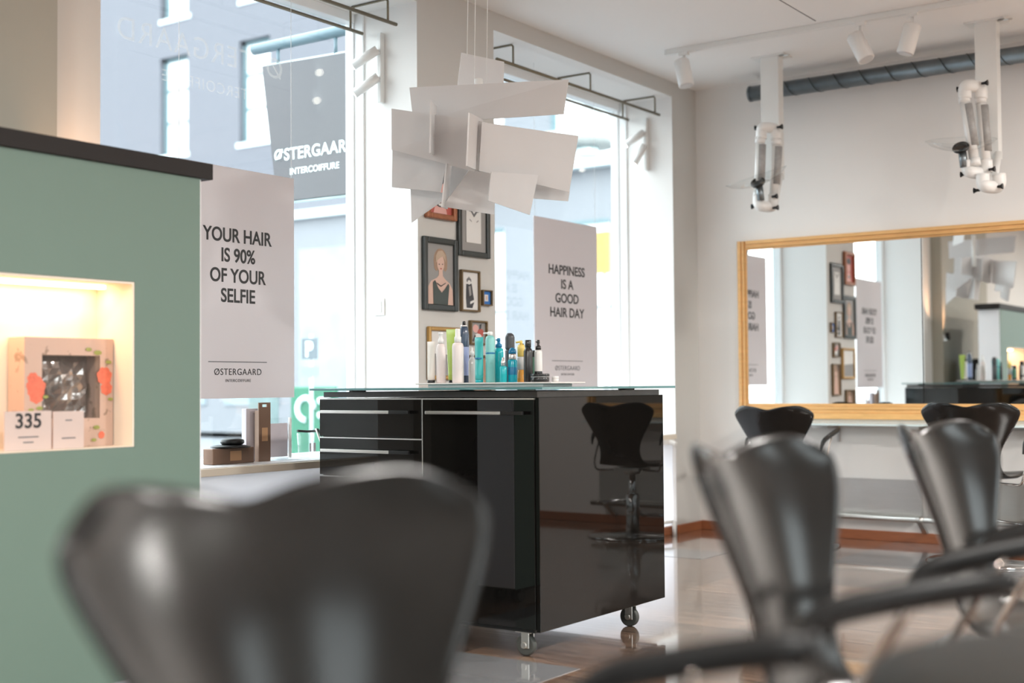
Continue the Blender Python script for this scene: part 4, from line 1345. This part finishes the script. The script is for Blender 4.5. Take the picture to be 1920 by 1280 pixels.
# desk chair behind the cabinet, seen in the mirror
t = thing('desk_chair', 'black high-backed desk chair behind the cabinet, reflected in the mirror', 'chair', (-3.83, 2.45, 0))
b = BM(); prof = [(-.15, .62), (-.165, .66), (-.17, .95), (-.165, 1.20), (-.14, 1.24), (.14, 1.24), (.165, 1.20), (.17, .95), (.165, .66), (.15, .62)]
prism(b, [(-3.815 + p[0], 2.28, p[1]) for p in prof], .07); obj('backrest', b, BLACKLEATHER, t, bevel=.025)
b = BM(); box(b, (-3.99, 2.26, .50), (-3.66, 2.70, .58)); obj('seat', b, BLACKLEATHER, t, bevel=.03)
for s_ in (-1, 1):
    b = BM(); tube(b, smooth_path([(-3.825 + s_ * .14, 2.45, .52), (-3.825 + s_ * .155, 2.5, .62), (-3.825 + s_ * .16, 2.52, .72), (-3.825 + s_ * .16, 2.34, .75)], 5), .016, 10); obj('armrest', b, BLACKPLASTIC, t)
b = BM(); lathe(b, [(.03, .05), (.03, .5)], (-3.825, 2.45, 0), 16); obj('column', b, CHROME, t)
b = BM(); lathe(b, [(.16, 0), (.16, .01), (.05, .05)], (-3.825, 2.45, 0), 32); obj('base', b, CHROME, t)

# ------------------------------------------------------------------ outside
GROUND = mat('pale_paving', (.22, .23, .25), .8, var=.08, scale=2)
boxobj('street_ground', (-90, -60, -.3), (60, 80, -.125), GROUND, kind='structure')
FAC = facade_mat('lilac_grey_brick', (.146, .150, .172), (.153, .157, .180))
FACP = facade_mat('pale_plaster', (.215, .225, .245), (.225, .235, .255))
WPANE = mat('painted_sky_pane', (.85, .93, .95), .2, var=.05)  # bright sky reflection put into the pane's pale base colour
SHOPG = mat('shop_window_glass', (.24, .29, .32), .1, var=.3, scale=2)
WREV = mat('blue_grey_reveal', (.13, .20, .22), .7)
SILLST = mat('pale_stone_sill', (.62, .70, .72), .7)
YF_ = 20.0


def facade_window(parent, x0, x1, z0, z1, bars, yf=YF_):
    b = BM()
    box(b, (x0 - .08, yf - .02, z0 - .12), (x1 + .08, yf + .2, z0)); fr = obj('window', b, SILLST, parent)
    b = BM(); box(b, (x0, yf + .16, z0), (x1, yf + .18, z1)); obj('pane', b, WPANE, fr)
    b = BM()
    box(b, (x0, yf + .12, z0), (x0 + .10, yf + .16, z1)); box(b, (x0, yf + .12, z1 - .08), (x1, yf + .16, z1))
    for q in range(1, bars):
        z = z0 + (z1 - z0) * q / bars
        box(b, (x0, yf + .13, z - .025), (x1, yf + .16, z + .025))
    obj('glazing_bars', b, WREV, fr)


t = thing('street_building', 'lilac grey brick building across the street with tall white windows', 'building', (-27, YF_, 0))
wins = []
for i in range(4):
    x0 = -24.12 - 5.32 + i * 2.66
    if i == 1:
        continue
    wins += [(x0, x0 + .95, 6.42, 8.70, 3), (x0 + .05, x0 + 1.0, 9.62, 12.2, 3)]
b = BM()
# wall with recesses: vertical strips between the window columns
xs_ = [-45]
cols = sorted({(w_[0], w_[1]) for w_ in wins if w_[2] < 9})
for i, (a, c) in enumerate(cols):
    box(b, (xs_[-1], YF_, 4.7), (a, YF_ + .4, 16)); xs_.append(c + .02)
    box(b, (a, YF_, 4.7), (c + .02, YF_ + .4, 6.42)); box(b, (a, YF_, 8.70), (c + .02, YF_ + .4, 9.62)); box(b, (a, YF_, 12.2), (c + .02, YF_ + .4, 16))
    box(b, (a, YF_ + .25, 6.42), (c + .02, YF_ + .4, 12.2))
box(b, (xs_[-1], YF_, 4.7), (-17.5, YF_ + .4, 16))
box(b, (-45, YF_ + .4, 0), (-17.5, YF_ + 6, 16))
obj('wall', b, FAC, t)
for w_ in wins:
    facade_window(t, *w_)
b = BM(); box(b, (-45, YF_ - .1, 0), (-17.5, YF_ + .4, 4.55)); obj('shop_front', b, FACP, t)
b = BM(); box(b, (-45, YF_ - .25, 4.55), (-17.5, YF_ + .4, 4.72)); obj('cornice', b, SILLST, t)
for i in range(6):
    x0 = -31 + 2.3 * i
    b = BM(); box(b, (x0, YF_ - .13, .6), (x0 + 1.7, YF_ - .1, 3.9)); obj('shop_window', b, SHOPG, t)

t = thing('street_building', 'pale blue white building seen through the window right of the pillar', 'building', (-12, 22, 0))
b = BM(); box(b, (-17.3, 21.5, 0), (-4, 28, 15)); obj('wall', b, FACP, t)
for z in (5.2, 9.5):
    b = BM(); box(b, (-17.3, 21.2, z), (-4, 21.5, z + .3)); obj('cornice', b, SILLST, t)
for i in range(5):
    x0 = -16.6 + 2.5 * i
    for z0, z1 in ((.8, 4.2), (6.0, 8.8), (10.3, 13.0)):
        facade_window(t, x0, x0 + 1.3, z0, z1, 2, 21.32)

# hanging blade sign
t = thing('hanging_sign', 'dark grey trapezoid street sign with white salon name outside the window', 'sign', (-5.3, 5.5, 2.1))
pl = [(-5.676, 2.925), (-4.82, 2.90), (-4.945, 2.095), (-5.551, 2.098)]
b = BM(); prism(b, [(x, 5.5, z) for x, z in pl], .05); obj('panel', b, SIGNDARK, t)
b = BM(); tube(b, [(pl[0][0], 5.5, pl[0][1] + .006), (pl[1][0], 5.5, pl[1][1] + .006)], .011, 8); tube(b, [(pl[3][0], 5.5, pl[3][1] - .006), (pl[2][0], 5.5, pl[2][1] - .006)], .011, 8); obj('edge', b, SIGNEDGE, t)
b = BM(); tube(b, [(-5.77, 5.5, 3.045), (XO - .001, 5.5, 3.045)], .033, 14); obj('bar', b, BARBLUE, t)
for x in (-5.565, -5.10):
    b = BM(); tube(b, [(x, 5.5, 3.03), (x, 5.5, 2.90)], .011, 8); obj('hanger', b, BARBLUE, t)
text('lettering', 'ØSTERGAARD', .098, (-5.247, 5.473, 2.338), (1, 0, 0), (0, 0, 1), TEXTW, t, weight=.0019, space=1.05, ext=.001)
text('lettering', 'INTERCOIFFURE', .052, (-5.247, 5.473, 2.248), (1, 0, 0), (0, 0, 1), TEXTW, t, weight=.0009, space=1.05, ext=.001)

# parking sign, green banner, shop poster, yellow sign, street lamp
PBL = mat('parking_sign_grey_blue', (.10, .13, .15), .4); SPOST = mat('grey_sign_post', (.45, .48, .5), .5)
t = thing('parking_sign', 'grey parking sign with a white P on a post outside', 'sign', (-8.69, 9.0, -.125))
boxobj('plate', (-8.79, 8.99, 1.26), (-8.585, 9.0, 1.46), PBL, t)
text('lettering', 'P', .20, (-8.69, 8.988, 1.29), (1, 0, 0), (0, 0, 1), TEXTW, t, weight=.006)
boxobj('lower_plate', (-8.80, 8.99, 1.10), (-8.58, 9.0, 1.19), mat('pale_plate', (.22, .25, .27), .5), t)
b = BM(); tube(b, [(-8.69, 9.02, -.125), (-8.69, 9.02, 1.5)], .018, 10); obj('post', b, SPOST, t)
GRN = mat('green_banner', (.005, .14, .075), .5)
t = thing('street_banner', 'green pavement board with white rounded shapes outside the window', 'sign', (-8.92, 9.3, -.125))
boxobj('board', (-9.24, 9.29, .30), (-8.62, 9.33, 1.0), GRN, t, bevel=.02)
for s in (-9.15, -8.70):
    b = BM(); tube(b, [(s, 9.31, -.125), (s, 9.31, .30)], .015, 8); obj('leg', b, SPOST, t)
b = BM(); tube(b, [(-9.02 + .11 * math.cos(a), 9.285, .78 + .11 * math.sin(a)) for a in [k * math.pi / 10 for k in range(16)]], .03, 8)
tube(b, [(-8.84, 9.285, .86), (-8.70, 9.285, .87)], .035, 8); tube(b, [(-8.84, 9.285, .72), (-8.69, 9.285, .73)], .035, 8); obj('print', b, TEXTW, t)
t = thing('street_poster', 'faded poster board on the far pavement seen under the hanging poster', 'poster', (-9.72, 9.4, -.125))
boxobj('board', (-9.93, 9.39, .58), (-9.52, 9.41, .9), mat('faded_teal_poster', (.14, .2, .2), .5, var=.3, scale=9), t)
boxobj('stand', (-9.76, 9.41, -.125), (-9.68, 9.43, .58), SPOST, t)
YELM = mat('yellow_sign', (.40, .27, .05), .4)
t = thing('street_sign', 'yellow sign on a pole outside, right of the hanging poster', 'sign', (-8.43, 14, -.125))
boxobj('plate', (-8.53, 13.98, 2.4), (-8.34, 14.0, 2.92), YELM, t)
b = BM(); tube(b, [(-8.43, 14.03, -.125), (-8.43, 14.03, 3.0)], .03, 10); obj('post', b, SPOST, t)
t = thing('street_lamp', 'pale dome street lamp outside above the hanging poster', 'lamp', (-6.8, 11, -.125))
b = BM(); lathe(b, [(.25, 3.37), (.245, 3.45), (.21, 3.6), (.14, 3.72), (.04, 3.79)], (-6.8, 11, 0), 28); obj('dome', b, mat('pale_lamp_enamel', (.30, .32, .31), .4), t)
b = BM(); lathe(b, [(.10, 3.28), (.12, 3.32), (.11, 3.369)], (-6.8, 11, 0), 20); obj('globe', b, TEXTW, t)
b = BM(); tube(b, smooth_path([(-6.35, 11, -.125), (-6.35, 11, 3.7), (-6.5, 11, 4.0), (-6.7, 11, 4.0), (-6.8, 11, 3.78)], 5), .035, 10); obj('post', b, SPOST, t)
